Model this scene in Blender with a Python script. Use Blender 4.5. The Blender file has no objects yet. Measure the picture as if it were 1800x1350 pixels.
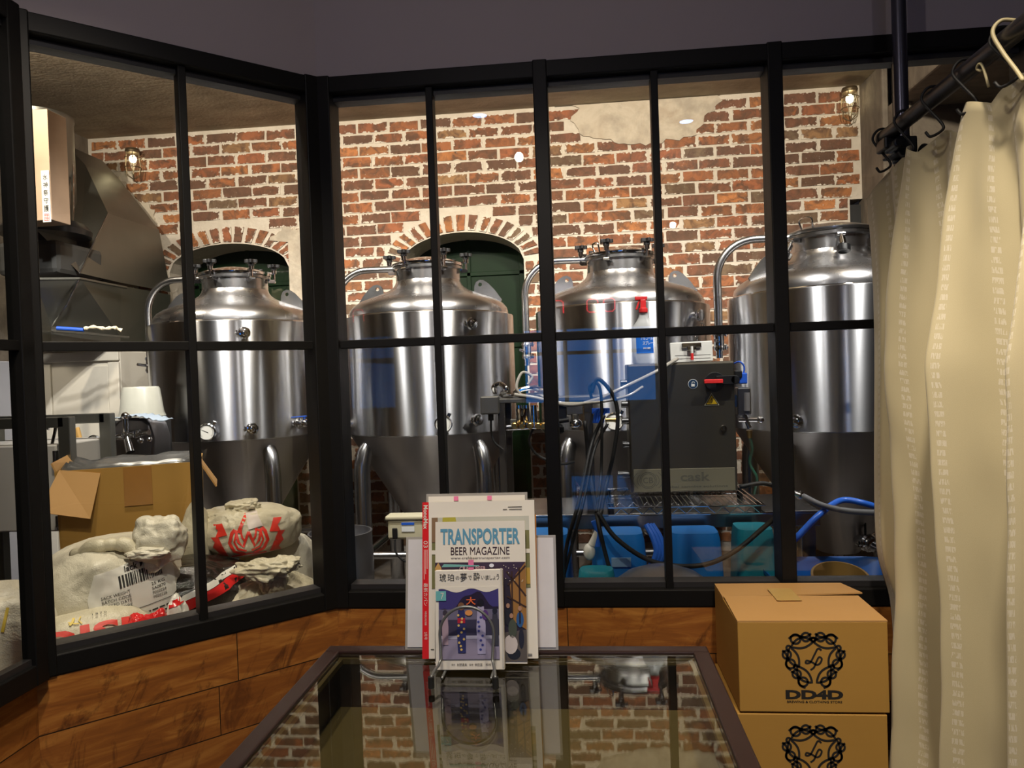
import bpy, bmesh, math, random
from mathutils import Vector, Matrix, noise
from mathutils.bvhtree import BVHTree
PI = math.pi
rnd = random.Random(7)
SC = bpy.context.scene
COL = SC.collection

# ------------------------------------------------------------ camera, world, lights, exposure
FPX, YAW, PITCH, ROLL = 1280.0, math.radians(5.5), math.radians(-0.9), math.radians(2.0)
CAM = Vector((0, 0, 1.25))
FW = Vector((-math.sin(YAW) * math.cos(PITCH), math.cos(YAW) * math.cos(PITCH), math.sin(PITCH)))
_R0 = Vector((math.cos(YAW), math.sin(YAW), 0)); _U0 = _R0.cross(FW)
RT = _R0 * math.cos(ROLL) - _U0 * math.sin(ROLL)
UP = _U0 * math.cos(ROLL) + _R0 * math.sin(ROLL)
cam_d = bpy.data.cameras.new('camera'); cam = bpy.data.objects.new('camera', cam_d); COL.objects.link(cam)
cam_d.sensor_width = 36; cam_d.lens = FPX / 1800 * 36; cam_d.clip_start = 0.02
m = Matrix((RT, UP, -FW)).transposed().to_4x4(); m.translation = CAM
cam.matrix_world = m
SC.camera = cam

w = bpy.data.worlds.new('world'); SC.world = w; w.use_nodes = True
w.node_tree.nodes['Background'].inputs[0].default_value = (0.5, 0.45, 0.5, 1)
w.node_tree.nodes['Background'].inputs[1].default_value = 0.02

def light(kind, name, loc, energy, color, target=None, size=0.1, size_y=None, angle=None, blend=0.5):
    d = bpy.data.lights.new(name, kind); o = bpy.data.objects.new(name, d); COL.objects.link(o)
    o.location = loc; d.energy = energy; d.color = color
    if kind == 'AREA':
        d.size = size
        if size_y: d.shape = 'RECTANGLE'; d.size_y = size_y
    else: d.shadow_soft_size = size
    if kind == 'SPOT': d.spot_size = math.radians(angle or 90); d.spot_blend = blend
    if target is not None:
        o.rotation_euler = (Vector(target) - Vector(loc)).to_track_quat('-Z', 'Y').to_euler()
    return o
WARM = (1.0, 0.86, 0.68); WHITE = (1.0, 0.95, 0.90)
# ceiling spots of the brewery, between the glazing and the tanks, aimed down at the brick wall
for x in (-2.75, -1.75, -0.75, 0.3, 1.3):
    light('SPOT', 'brewery_spotlight', (x, 2.75, 2.97), 132, WARM, (x * 0.97, 5.0, 1.9), 0.035, angle=100, blend=0.7)
for x in (-2.0, -0.95, 0.1, 1.25):
    light('SPOT', 'tank_spotlight', (x + 0.25, 2.35, 2.97), 170, WHITE, (x, 3.9, 1.2), 0.03, angle=80, blend=0.6)
light('SPOT', 'sack_spotlight', (-1.35, 2.05, 2.97), 150, WARM, (-1.35, 2.1, 0.5), 0.05, angle=75, blend=0.6)
light('SPOT', 'cabinet_spotlight', (-1.85, 2.6, 2.97), 150, WHITE, (-2.65, 4.0, 0.8), 0.04, angle=50, blend=0.6)
# warm downlights of the room
light('SPOT', 'room_downlight', (-0.15, 0.55, 2.72), 85, WARM, (-0.12, 1.35, 0.7), 0.05, angle=86, blend=0.6)
light('SPOT', 'room_downlight', (0.45, 0.7, 2.72), 160, WARM, (0.70, 1.55, 0.1), 0.05, angle=56, blend=1.0)
light('SPOT', 'room_downlight', (-0.60, 0.85, 2.72), 95, WARM, (-1.22, 1.75, 0.55), 0.05, angle=66, blend=0.8)
# bulbs hanging in the room
light('POINT', 'hanging_bulb', (-0.28, 0.50, 2.34), 7.5, (1.0, 0.90, 0.88), size=0.022)
light('POINT', 'hanging_bulb', (0.72, -1.4, 2.32), 11, (1.0, 0.90, 0.88), size=0.022)
SC.view_settings.view_transform = 'Standard'; SC.view_settings.look = 'None'
SC.view_settings.gamma = 1; SC.view_settings.use_curve_mapping = False
SC.view_settings.exposure = 0.0
SC.cycles.use_denoising = True
SC.cycles.max_bounces = 10; SC.cycles.transparent_max_bounces = 24; SC.cycles.glossy_bounces = 5; SC.cycles.transmission_bounces = 6
SC.cycles.sample_clamp_indirect = 6; SC.cycles.caustics_reflective = False; SC.cycles.caustics_refractive = False

# ------------------------------------------------------------ helpers
def at(x, y, Y):
    d = FW + RT * ((x - 900) / FPX) + UP * ((675 - y) / FPX)
    return CAM + d * (Y / d.y)

class NT:
    def __init__(s, name):
        s.m = bpy.data.materials.new(name); s.m.use_nodes = True; s.t = s.m.node_tree
        s.b = s.t.nodes['Principled BSDF']; s.out = s.t.nodes['Material Output']
    def n(s, typ, **kw):
        nd = s.t.nodes.new(typ)
        for k, v in kw.items():
            if k.startswith('i_'):
                key = k[2:]; key = int(key) if key.isdigit() else key.replace('_', ' ')
                nd.inputs[key].default_value = v
            else: setattr(nd, k, v)
        return nd
    def l(s, a, b): s.t.links.new(a, b)
    def math(s, op, a, b=None, c=None, clamp=False):
        nd = s.t.nodes.new('ShaderNodeMath'); nd.operation = op; nd.use_clamp = clamp
        for i, v in enumerate((a, b, c)):
            if v is None: continue
            if isinstance(v, (int, float)): nd.inputs[i].default_value = v
            else: s.l(v, nd.inputs[i])
        return nd.outputs[0]
    def mix(s, f, a, b):
        nd = s.t.nodes.new('ShaderNodeMix'); nd.data_type = 'RGBA'
        for i, v in ((0, f), (6, a), (7, b)):
            if isinstance(v, (int, float)): nd.inputs[i].default_value = v
            elif isinstance(v, tuple): nd.inputs[i].default_value = v if len(v) == 4 else v + (1,)
            else: s.l(v, nd.inputs[i])
        return nd.outputs[2]
    def ramp(s, f, stops, interp='LINEAR'):
        nd = s.t.nodes.new('ShaderNodeValToRGB'); nd.color_ramp.interpolation = interp
        e = nd.color_ramp.elements
        while len(e) < len(stops): e.new(0.5)
        for el, (p, c) in zip(e, stops): el.position = p; el.color = c if len(c) == 4 else c + (1,)
        s.l(f, nd.inputs[0]); return nd.outputs[0]
    def noise(s, vec, scale, detail=4, rough=0.55, dist=0.0):
        nd = s.n('ShaderNodeTexNoise'); nd.inputs['Scale'].default_value = scale
        nd.inputs['Detail'].default_value = detail; nd.inputs['Roughness'].default_value = rough
        nd.inputs['Distortion'].default_value = dist
        if vec is not None: s.l(vec, nd.inputs['Vector'])
        return nd.outputs['Fac']
    def pos(s): return s.n('ShaderNodeNewGeometry').outputs['Position']
    def obj(s): return s.n('ShaderNodeTexCoord').outputs['Object']
    def mapv(s, v, scale=(1, 1, 1), rot=(0, 0, 0)):
        nd = s.n('ShaderNodeMapping'); nd.inputs['Scale'].default_value = scale; nd.inputs['Rotation'].default_value = rot
        s.l(v, nd.inputs['Vector']); return nd.outputs[0]
    def bump(s, h, strength=0.3, dist=0.01):
        nd = s.n('ShaderNodeBump'); nd.inputs['Strength'].default_value = strength; nd.inputs['Distance'].default_value = dist
        s.l(h, nd.inputs['Height']); s.l(nd.outputs[0], s.b.inputs['Normal'])
    def set(s, col=None, rough=None, metal=None, spec=None):
        b = s.b.inputs
        if col is not None:
            if isinstance(col, tuple): b['Base Color'].default_value = col + (1,) if len(col) == 3 else col
            else: s.l(col, b['Base Color'])
        if rough is not None:
            if isinstance(rough, (int, float)): b['Roughness'].default_value = rough
            else: s.l(rough, b['Roughness'])
        if metal is not None: b['Metallic'].default_value = metal
        if spec is not None: b['Specular IOR Level'].default_value = spec
        return s

MATS = {}
def plain(name, col, rough=0.5, metal=0.0, var=0.08, scale=30, spec=None, bump=0.0):
    if name in MATS: return MATS[name]
    n = NT(name)
    f = n.noise(n.obj(), scale, 3)
    a = tuple(max(0, c * (1 - var)) for c in col); b = tuple(min(1, c * (1 + var)) for c in col)
    n.set(n.mix(f, a, b), rough, metal, spec)
    if bump: n.bump(f, bump, 0.004)
    MATS[name] = n.m; return n.m
def emit(name, col, strength):
    if name in MATS: return MATS[name]
    n = NT(name); n.set((0, 0, 0), 0.5)
    n.b.inputs['Emission Color'].default_value = col + (1,); n.b.inputs['Emission Strength'].default_value = strength
    MATS[name] = n.m; return n.m

def mat_glass(name, tint=(0.97, 0.985, 0.98), f0=0.042, rough=0.0):
    n = NT(name); t = n.t; t.nodes.remove(n.b)
    g = n.n('ShaderNodeNewGeometry'); d = n.n('ShaderNodeVectorMath', operation='DOT_PRODUCT')
    n.l(g.outputs['Normal'], d.inputs[0]); n.l(g.outputs['Incoming'], d.inputs[1])
    c = n.math('POWER', n.math('SUBTRACT', 1.0, n.math('ABSOLUTE', d.outputs['Value']), clamp=True), 5.0)
    fr = n.math('ADD', f0, n.math('MULTIPLY', c, 1 - f0))
    tr = n.n('ShaderNodeBsdfTransparent'); tr.inputs[0].default_value = tint + (1,)
    gl = n.n('ShaderNodeBsdfGlossy'); gl.inputs['Roughness'].default_value = rough
    mx = n.n('ShaderNodeMixShader'); n.l(fr, mx.inputs[0]); n.l(tr.outputs[0], mx.inputs[1]); n.l(gl.outputs[0], mx.inputs[2])
    n.l(mx.outputs[0], n.out.inputs[0]); MATS[name] = n.m; return n.m
def mat_steel(name, col, rough, aniso=0.0, streak=0.12):
    n = NT(name); v = n.obj()
    f = n.noise(n.mapv(v, (3, 3, 160)), 3.0, 4, 0.6); g = n.noise(v, 5, 4)
    c = n.mix(f, tuple(x * (1 - streak) for x in col), col); c = n.mix(n.math('MULTIPLY', g, 0.0 if aniso > .9 else 0.35), c, tuple(x * 0.6 for x in col))
    n.set(c, None, 1.0)
    r = n.math('ADD', n.math('MULTIPLY', g, 0.02 if aniso > .9 else 0.12), rough - (0.01 if aniso > .9 else 0.05)); n.l(r, n.b.inputs['Roughness'])
    if aniso:
        n.b.inputs['Anisotropic'].default_value = aniso
        tg = n.n('ShaderNodeTangent', direction_type='RADIAL', axis='Z'); n.l(tg.outputs[0], n.b.inputs['Tangent']); n.b.inputs['Anisotropic Rotation'].default_value = 0.25
    if not aniso: n.bump(f, 0.05, 0.001)
    MATS[name] = n.m; return n.m

M_BRUSH = mat_steel('brushed_steel', (0.58, 0.585, 0.61), 0.26, 1.0)
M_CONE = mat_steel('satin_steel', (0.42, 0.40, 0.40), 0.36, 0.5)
M_STEEL = mat_steel('steel', (0.55, 0.55, 0.56), 0.24)
M_CHROME = plain('polished_steel', (0.75, 0.75, 0.77), 0.10, 1.0, 0.04)
M_FRAME = plain('black_frame_paint', (0.005, 0.0048, 0.0045), 0.5, 0.0, 0.25, 40, spec=0.25)
M_BLACK = plain('black_rubber', (0.006, 0.006, 0.0065), 0.6)
M_BLACKP = plain('black_plastic', (0.010, 0.010, 0.011), 0.35)
M_GLASS = mat_glass('window_glass')
M_TGLASS = mat_glass('table_glass', (0.92, 0.93, 0.86), 0.085)
M_WHITE = plain('white_plastic', (0.78, 0.76, 0.70), 0.35)
M_GREYC = plain('pale_grey_enamel', (0.50, 0.48, 0.45), 0.4, 0, 0.05, 8)
M_INK = plain('black_ink', (0.015, 0.014, 0.013), 0.6)
M_BLUEV = plain('blue_vinyl', (0.02, 0.10, 0.55), 0.35)
M_HOSEB = plain('blue_hose_rubber', (0.03, 0.16, 0.75), 0.35)
M_RED = plain('red_plastic', (0.75, 0.03, 0.03), 0.4)
M_PAPER = plain('white_paper', (0.82, 0.79, 0.72), 0.45, 0, 0.02)

def _concrete(name, c0, c1, c2, sc=1.2):
    n = NT(name); p = n.pos()
    f = n.noise(p, sc, 8, 0.65, 0.6); g = n.noise(n.mapv(p, (1, 3.5, 1)), 2.2 * sc, 6, 0.6); h = n.noise(p, 40, 3)
    c = n.ramp(f, [(0.3, c0), (0.5, c1), (0.72, c2)])
    c = n.mix(n.ramp(g, [(0.45, (0, 0, 0)), (0.65, (0.6, 0.6, 0.6))]), c, tuple(x * 0.55 for x in c1))
    n.set(c, 0.85); n.bump(n.math('ADD', h, n.math('MULTIPLY', f, 2.0)), 0.35, 0.01)
    MATS[name] = n.m; return n.m
M_CONC = _concrete('raw_concrete', (0.27, 0.22, 0.15), (0.42, 0.35, 0.25), (0.60, 0.52, 0.40))
M_CONC2 = _concrete('grey_concrete', (0.13, 0.105, 0.085), (0.20, 0.165, 0.13), (0.30, 0.26, 0.20), 2.5)
M_PLASTER = _concrete('cream_plaster', (0.42, 0.35, 0.27), (0.54, 0.47, 0.38), (0.40, 0.32, 0.24), 4)
M_FASCIA = plain('grey_wall_paint', (0.42, 0.37, 0.38), 0.9, 0, 0.04, 3)

def _wood():
    n = NT('varnished_plank'); uv = n.n('ShaderNodeUVMap').outputs[0]
    sx = n.n('ShaderNodeSeparateXYZ'); n.l(uv, sx.inputs[0])
    row = n.math('FLOOR', n.math('DIVIDE', sx.outputs[1], 0.131))
    off = n.math('MULTIPLY', n.math('SINE', n.math('MULTIPLY', row, 12.9898)), 3.7)
    xx = n.math('ADD', sx.outputs[0], off); cell = n.math('FLOOR', n.math('DIVIDE', xx, 0.46))
    cb = n.n('ShaderNodeCombineXYZ'); n.l(cell, cb.inputs[0]); n.l(row, cb.inputs[1])
    wn = n.n('ShaderNodeTexWhiteNoise', noise_dimensions='3D'); n.l(cb.outputs[0], wn.inputs[0])
    cb2 = n.n('ShaderNodeCombineXYZ'); n.l(n.math('MULTIPLY', xx, 2.2), cb2.inputs[0]); n.l(n.math('MULTIPLY', sx.outputs[1], 14), cb2.inputs[1]); n.l(n.math('MULTIPLY', wn.outputs[0], 9), cb2.inputs[2])
    grain = n.noise(cb2.outputs[0], 2.2, 6, 0.6, 1.2)
    cb3 = n.n('ShaderNodeCombineXYZ'); n.l(n.math('ADD', n.math('MULTIPLY', xx, 9), n.math('MULTIPLY', sx.outputs[1], 3)), cb3.inputs[0]); n.l(n.math('MULTIPLY', sx.outputs[1], 3.5), cb3.inputs[1])
    blot = n.noise(cb3.outputs[0], 1.6, 5, 0.7, 1.0)
    c = n.ramp(grain, [(0.25, (0.17, 0.058, 0.014)), (0.5, (0.30, 0.105, 0.020)), (0.75, (0.52, 0.235, 0.050))])
    c = n.mix(n.ramp(blot, [(0.53, (0, 0, 0)), (0.66, (0.85, 0.85, 0.85))]), c, (0.07, 0.022, 0.007))
    c = n.mix(n.math('MULTIPLY', wn.outputs[0], 0.35), c, (0.22, 0.07, 0.015))
    fy = n.math('FRACT', n.math('DIVIDE', sx.outputs[1], 0.131)); fx = n.math('FRACT', n.math('DIVIDE', xx, 0.46))
    seam = n.math('MAXIMUM', n.math('LESS_THAN', fy, 0.022), n.math('LESS_THAN', fx, 0.005))
    c = n.mix(seam, c, (0.02, 0.01, 0.004))
    n.set(c, 0.38); n.bump(n.math('ADD', n.math('MULTIPLY', grain, 0.4), n.math('MULTIPLY', seam, -1.0)), 0.25, 0.004)
    return n.m
M_WOOD = _wood()

def _card(name, base, dark):
    n = NT(name); v = n.obj()
    g = n.noise(n.mapv(v, (2, 2, 60)), 3, 3); f = n.noise(v, 4, 5)
    fl = n.noise(n.mapv(v, (260, 2, 2)), 1, 1)
    c = n.mix(f, dark, base); c = n.mix(n.math('MULTIPLY', g, 0.3), c, dark)
    n.set(c, 0.62); n.bump(n.math('ADD', f, n.math('MULTIPLY', fl, 0.15)), 0.12, 0.004)
    return n.m
M_CARD = _card('kraft_cardboard', (0.47, 0.265, 0.055), (0.38, 0.205, 0.04))
M_CARD2 = _card('tan_cardboard', (0.58, 0.33, 0.12), (0.44, 0.24, 0.075))

def _sackmat(name, base, dark, extra=None):
    n = NT(name); v = n.obj()
    f = n.noise(v, 9, 6, 0.6, 0.8); g = n.noise(v, 300, 2)
    c = n.mix(f, dark, base)
    n.set(c, 0.38, 0, 0.5); n.bump(n.math('ADD', n.math('MULTIPLY', f, 1.5), n.math('MULTIPLY', g, 0.2)), 0.5, 0.012)
    return n.m
M_SACK = _sackmat('woven_white_plastic', (0.70, 0.66, 0.55), (0.50, 0.46, 0.36))
M_SACK2 = _sackmat('cream_plastic_film', (0.66, 0.61, 0.47), (0.44, 0.39, 0.27))
M_DARKBAG = _sackmat('dark_clear_film', (0.018, 0.014, 0.010), (0.008, 0.006, 0.005)); M_DARKBAG.node_tree.nodes['Principled BSDF'].inputs['Roughness'].default_value = 0.15

class MB:
    def __init__(s): s.bm = bmesh.new(); s.uv = None
    def add(s, verts, faces):
        vs = [s.bm.verts.new(v) for v in verts]
        out = []
        for f in faces:
            try: out.append(s.bm.faces.new([vs[i] for i in f]))
            except ValueError: pass
        return out
    def box(s, c, d, M=None, taper=1.0):
        x, y, z = d[0] / 2, d[1] / 2, d[2] / 2; C = Vector(c)
        v = []
        for k, (sx, sy, sz) in enumerate([(-1, -1, -1), (1, -1, -1), (1, 1, -1), (-1, 1, -1), (-1, -1, 1), (1, -1, 1), (1, 1, 1), (-1, 1, 1)]):
            t = taper if sz > 0 else 1
            p = Vector((sx * x * t, sy * y * t, sz * z))
            v.append(C + (M @ p if M is not None else p))
        s.add(v, [(0, 3, 2, 1), (4, 5, 6, 7), (0, 1, 5, 4), (1, 2, 6, 5), (2, 3, 7, 6), (3, 0, 4, 7)]); return s
    def lathe(s, prof, n=48, M=None, c=(0, 0, 0), caps=True):
        C = Vector(c); rings = []
        for r, z in prof:
            ring = []
            for i in range(n):
                a = 2 * PI * i / n; p = Vector((r * math.cos(a), r * math.sin(a), z))
                ring.append(s.bm.verts.new(C + (M @ p if M is not None else p)))
            rings.append(ring)
        for a, b in zip(rings, rings[1:]):
            for i in range(n):
                try: s.bm.faces.new((a[i], a[(i + 1) % n], b[(i + 1) % n], b[i]))
                except ValueError: pass
        if caps:
            if prof[0][0] > 1e-5: s.bm.faces.new(list(reversed(rings[0])))
            if prof[-1][0] > 1e-5: s.bm.faces.new(rings[-1])
        return s
    def cyl(s, a, b, r, r2=None, n=16):
        a = Vector(a); b = Vector(b); d = b - a
        M = d.to_track_quat('Z', 'Y').to_matrix()
        return s.lathe([(r, 0), (r2 if r2 is not None else r, d.length)], n, M, a)
    def tube(s, pts, r, n=10, closed=False, cap=True):
        P = [Vector(p) for p in pts]; N = len(P); rings = []
        prev = None
        for i in range(N):
            if closed: t = P[(i + 1) % N] - P[i - 1]
            else: t = P[min(i + 1, N - 1)] - P[max(i - 1, 0)]
            t.normalize()
            if prev is None:
                u = t.cross(Vector((0, 0, 1)));
                if u.length < 1e-3: u = t.cross(Vector((1, 0, 0)))
                u.normalize()
            else:
                u = prev - t * prev.dot(t); u.normalize()
            prev = u; v = t.cross(u)
            rr = r[i] if isinstance(r, (list, tuple)) else r
            rings.append([s.bm.verts.new(P[i] + (u * math.cos(2 * PI * k / n) + v * math.sin(2 * PI * k / n)) * rr) for k in range(n)])
        for i in range(N if closed else N - 1):
            a, b = rings[i], rings[(i + 1) % N]
            for k in range(n):
                try: s.bm.faces.new((a[k], a[(k + 1) % n], b[(k + 1) % n], b[k]))
                except ValueError: pass
        if cap and not closed:
            s.bm.faces.new(list(reversed(rings[0]))); s.bm.faces.new(rings[-1])
        return s
    def prism(s, pts, depth, M):
        """2D outline in local XY extruded from 0 to depth along local Z, placed by 4x4 M"""
        n = len(pts)
        v = [M @ Vector((x, y, 0)) for x, y in pts] + [M @ Vector((x, y, depth)) for x, y in pts]
        s.add(v, [tuple(reversed(range(n))), tuple(range(n, 2 * n))] + [(i, (i + 1) % n, n + (i + 1) % n, n + i) for i in range(n)]); return s
    def sphere(s, c, r, n=16, sc=(1, 1, 1)):
        prof = [(max(1e-6, r * math.sin(PI * k / n)), -r * math.cos(PI * k / n)) for k in range(n + 1)]
        M = Matrix.Diagonal(sc); return s.lathe(prof, n * 2, M, c, caps=False)
    def done(s, name, mat, parent=None, smooth=False, bevel=0, local=False, sub=0, ang=35, seg=2):
        bmesh.ops.recalc_face_normals(s.bm, faces=s.bm.faces)
        if parent is not None and not local:
            off = wloc(parent); bmesh.ops.translate(s.bm, verts=s.bm.verts, vec=-off)
        me = bpy.data.meshes.new(name); s.bm.to_mesh(me); s.bm.free()
        o = bpy.data.objects.new(name, me); COL.objects.link(o)
        if mat is not None:
            for mm in (mat if isinstance(mat, list) else [mat]): me.materials.append(mm)
        if parent is not None: o.parent = parent
        if smooth:
            for p in me.polygons: p.use_smooth = True
            try: me.set_sharp_from_angle(angle=math.radians(ang))
            except Exception: pass
        if bevel:
            b = o.modifiers.new('bevel', 'BEVEL'); b.width = bevel; b.segments = seg; b.limit_method = 'ANGLE'
        if sub:
            b = o.modifiers.new('sub', 'SUBSURF'); b.levels = sub; b.render_levels = sub
        return o
def wloc(o):
    v = Vector(o.location)
    while o.parent: o = o.parent; v += Vector(o.location)
    return v
def tag(o, label=None, cat=None, group=None, kind=None):
    if label: o['label'] = label
    if cat: o['category'] = cat
    if group: o['group'] = group
    if kind: o['kind'] = kind
    return o
def thing(name, label, cat, loc=(0, 0, 0), group=None, rz=0, kind=None):
    o = bpy.data.objects.new(name, None); COL.objects.link(o); o.location = loc; o.rotation_euler[2] = rz
    o.empty_display_size = 0.05
    return tag(o, label, cat, group, kind)
def copy_tree(o, parent=None):
    c = o.copy(); COL.objects.link(c)
    if parent is not None: c.parent = parent
    for ch in list(o.children): copy_tree(ch, c)
    return c
def arc(c, r, a0, a1, n, ax='xz', y=0):
    out = []
    for i in range(n + 1):
        a = math.radians(a0 + (a1 - a0) * i / n); p, q = c[0] + r * math.cos(a), c[1] + r * math.sin(a)
        out.append((p, y, q) if ax == 'xz' else (p, q, y))
    return out
def spline(pts, n=8):
    P = [Vector(p) for p in pts]; P = [P[0] * 2 - P[1]] + P + [P[-1] * 2 - P[-2]]; out = []
    for i in range(1, len(P) - 2):
        for k in range(n):
            t = k / n; a, b, c, d = P[i - 1:i + 3]
            out.append(0.5 * ((2 * b) + (c - a) * t + (2 * a - 5 * b + 4 * c - d) * t * t + (3 * b - a - 3 * c + d) * t ** 3))
    out.append(P[-2]); return out
def frame_M(origin, xdir, ydir):
    x = Vector(xdir).normalized(); y = Vector(ydir); y = (y - x * y.dot(x)).normalized(); z = x.cross(y)
    M = Matrix((x, y, z)).transposed().to_4x4(); M.translation = Vector(origin); return M
def text_bm(s, w, h, bold=0.0, center=True, spacing=1.0):
    """letters as a flat mesh fitted to w x h (either may be None), centred on 0,0"""
    cu = bpy.data.curves.new('t', 'FONT'); cu.body = s; cu.size = 1; cu.offset = bold; cu.space_character = spacing
    cu.resolution_u = 3
    ob = bpy.data.objects.new('t', cu); COL.objects.link(ob)
    dg = bpy.context.evaluated_depsgraph_get(); dg.update()
    me = bpy.data.meshes.new_from_object(ob.evaluated_get(dg)); bm = bmesh.new(); bm.from_mesh(me)
    bpy.data.objects.remove(ob); bpy.data.curves.remove(cu); bpy.data.meshes.remove(me)
    if not bm.verts: return bm
    xs = [v.co.x for v in bm.verts]; ys = [v.co.y for v in bm.verts]
    x0, x1, y0, y1 = min(xs), max(xs), min(ys), max(ys)
    kx = w / (x1 - x0) if w else None; ky = h / (y1 - y0) if h else None
    kx = kx or ky; ky = ky or kx
    for v in bm.verts: v.co = Vector(((v.co.x - (x0 + x1) / 2) * kx, (v.co.y - (y0 + y1) / 2) * ky, 0))
    return bm
def put(mb, bm, M, flat=True):
    idx = {}
    for v in bm.verts: idx[v.index] = None
    bm.verts.ensure_lookup_table()
    nv = [mb.bm.verts.new(M @ v.co) for v in bm.verts]
    for i, v in enumerate(bm.verts): v.index = i
    for f in bm.faces:
        try: mb.bm.faces.new([nv[v.index] for v in f.verts])
        except ValueError: pass
    bm.free()
def lettering(name, s, M, w, h, mat, parent, bold=0.0, label=None, spacing=1.0, extra=None):
    mb = MB()
    for item in ([(s, 0, 0, w, h)] if isinstance(s, str) else s):
        t, x, y, ww, hh = item
        put(mb, text_bm(t, ww, hh, bold, spacing=spacing), M @ Matrix.Translation((x, y, 0)))
    o = mb.done(name, mat, parent)
    if label: o['label'] = label
    return o
def ribbon(mb, pts, wd, M, closed=False):
    P = [Vector((p[0], p[1])) for p in pts]; N = len(P); L = []; R = []
    for i in range(N):
        t = (P[(i + 1) % N] - P[i - 1]) if closed else (P[min(i + 1, N - 1)] - P[max(i - 1, 0)])
        if t.length < 1e-9: t = Vector((1, 0))
        t.normalize(); nn = Vector((-t.y, t.x)) * (wd / 2 if not isinstance(wd, list) else wd[i] / 2)
        L.append(mb.bm.verts.new(M @ (P[i] + nn).to_3d())); R.append(mb.bm.verts.new(M @ (P[i] - nn).to_3d()))
    for i in range(N if closed else N - 1):
        j = (i + 1) % N
        try: mb.bm.faces.new((L[i], R[i], R[j], L[j]))
        except ValueError: pass
def structure(o, label=None):
    o['kind'] = 'structure'
    if label: o['label'] = label
    return o

# ------------------------------------------------------------ the setting
CEIL = 3.05
A = Vector((-0.735, 2.06, 0)); B = Vector((-1.275, 1.555, 0))       # corner posts of the glazing
# floor, ceiling and outer walls
structure(MB().box((-0.4, 2.0, -0.05), (7.6, 10.6, 0.1)).done('floor', _concrete('sealed_floor', (0.10, 0.085, 0.07), (0.15, 0.13, 0.11), (0.20, 0.18, 0.15))))
structure(MB().box((-0.4, 2.0, CEIL + 0.05), (7.6, 10.6, 0.1)).done('ceiling', M_CONC))
structure(MB().box((-3.58, 2.0, CEIL / 2), (0.14, 10.6, CEIL)).done('wall_left', M_CONC2))
structure(MB().box((3.0, 2.0, CEIL / 2), (0.14, 10.6, CEIL)).done('wall_right', M_CONC2))
def pillar():
    mb = MB()
    mb.box((2.32, 4.86, CEIL / 2), (0.90, 0.42, CEIL)); mb.box((1.95, 4.60, CEIL / 2), (0.10, 0.12, CEIL))
    mb.box((2.45, 4.0, CEIL - 0.14), (1.1, 1.3, 0.28))
    return mb.done('wall_pillar', M_CONC2, bevel=0.012)
structure(pillar())

# brick wall: a plastered slab with two arched openings, faced with individual brick slips
ARCH = [(-2.485, 2.05, 0.445, 0.19), (-0.80, 2.02, 0.43, 0.212)]   # centre x, spring z, half width, rise
def arch_z(a, x):
    cx, sz, hw, rise = a; t = (x - cx) / hw
    if abs(t) >= 1: return None
    return sz + rise * math.sqrt(1 - t * t)
def back_wall():
    mb = MB(); Y0, Y1 = 5.0, 5.36; X0, X1 = -3.51, 1.87
    def panel(x0, x1, z0f, z1, n=1):
        for i in range(n):
            a = x0 + (x1 - x0) * i / n; b = x0 + (x1 - x0) * (i + 1) / n
            za = z0f(a) if callable(z0f) else z0f; zb = z0f(b) if callable(z0f) else z0f
            mb.add([(a, Y0, za), (b, Y0, zb), (b, Y0, z1), (a, Y0, z1), (a, Y1, za), (b, Y1, zb), (b, Y1, z1), (a, Y1, z1)],
                   [(0, 1, 2, 3), (0, 4, 5, 1), (4, 7, 6, 5), (3, 2, 6, 7), (0, 3, 7, 4), (1, 5, 6, 2)])
    xs = X0
    for a in ARCH:
        l, r = a[0] - a[2], a[0] + a[2]
        panel(xs, l, 0, CEIL)
        panel(l, r, lambda x, a=a: arch_z(a, min(max(x, a[0] - a[2] + 1e-4), a[0] + a[2] - 1e-4)), CEIL, 28)
        xs = r
    panel(xs, 1.79, 0, CEIL); panel(1.79, 1.87, 2.31, CEIL)
    return mb.done('wall_back', M_MORTAR)
def _mortar():
    n = NT('lime_mortar'); p = n.pos(); f = n.noise(p, 14, 6, 0.65); g = n.noise(p, 2, 4)
    c = n.mix(f, (0.46, 0.395, 0.32), (0.80, 0.735, 0.655)); c = n.mix(n.math('MULTIPLY', g, 0.35), c, (0.42, 0.35, 0.27))
    n.set(c, 0.85); n.bump(f, 0.7, 0.02); return n.m
M_MORTAR = _mortar()
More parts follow.
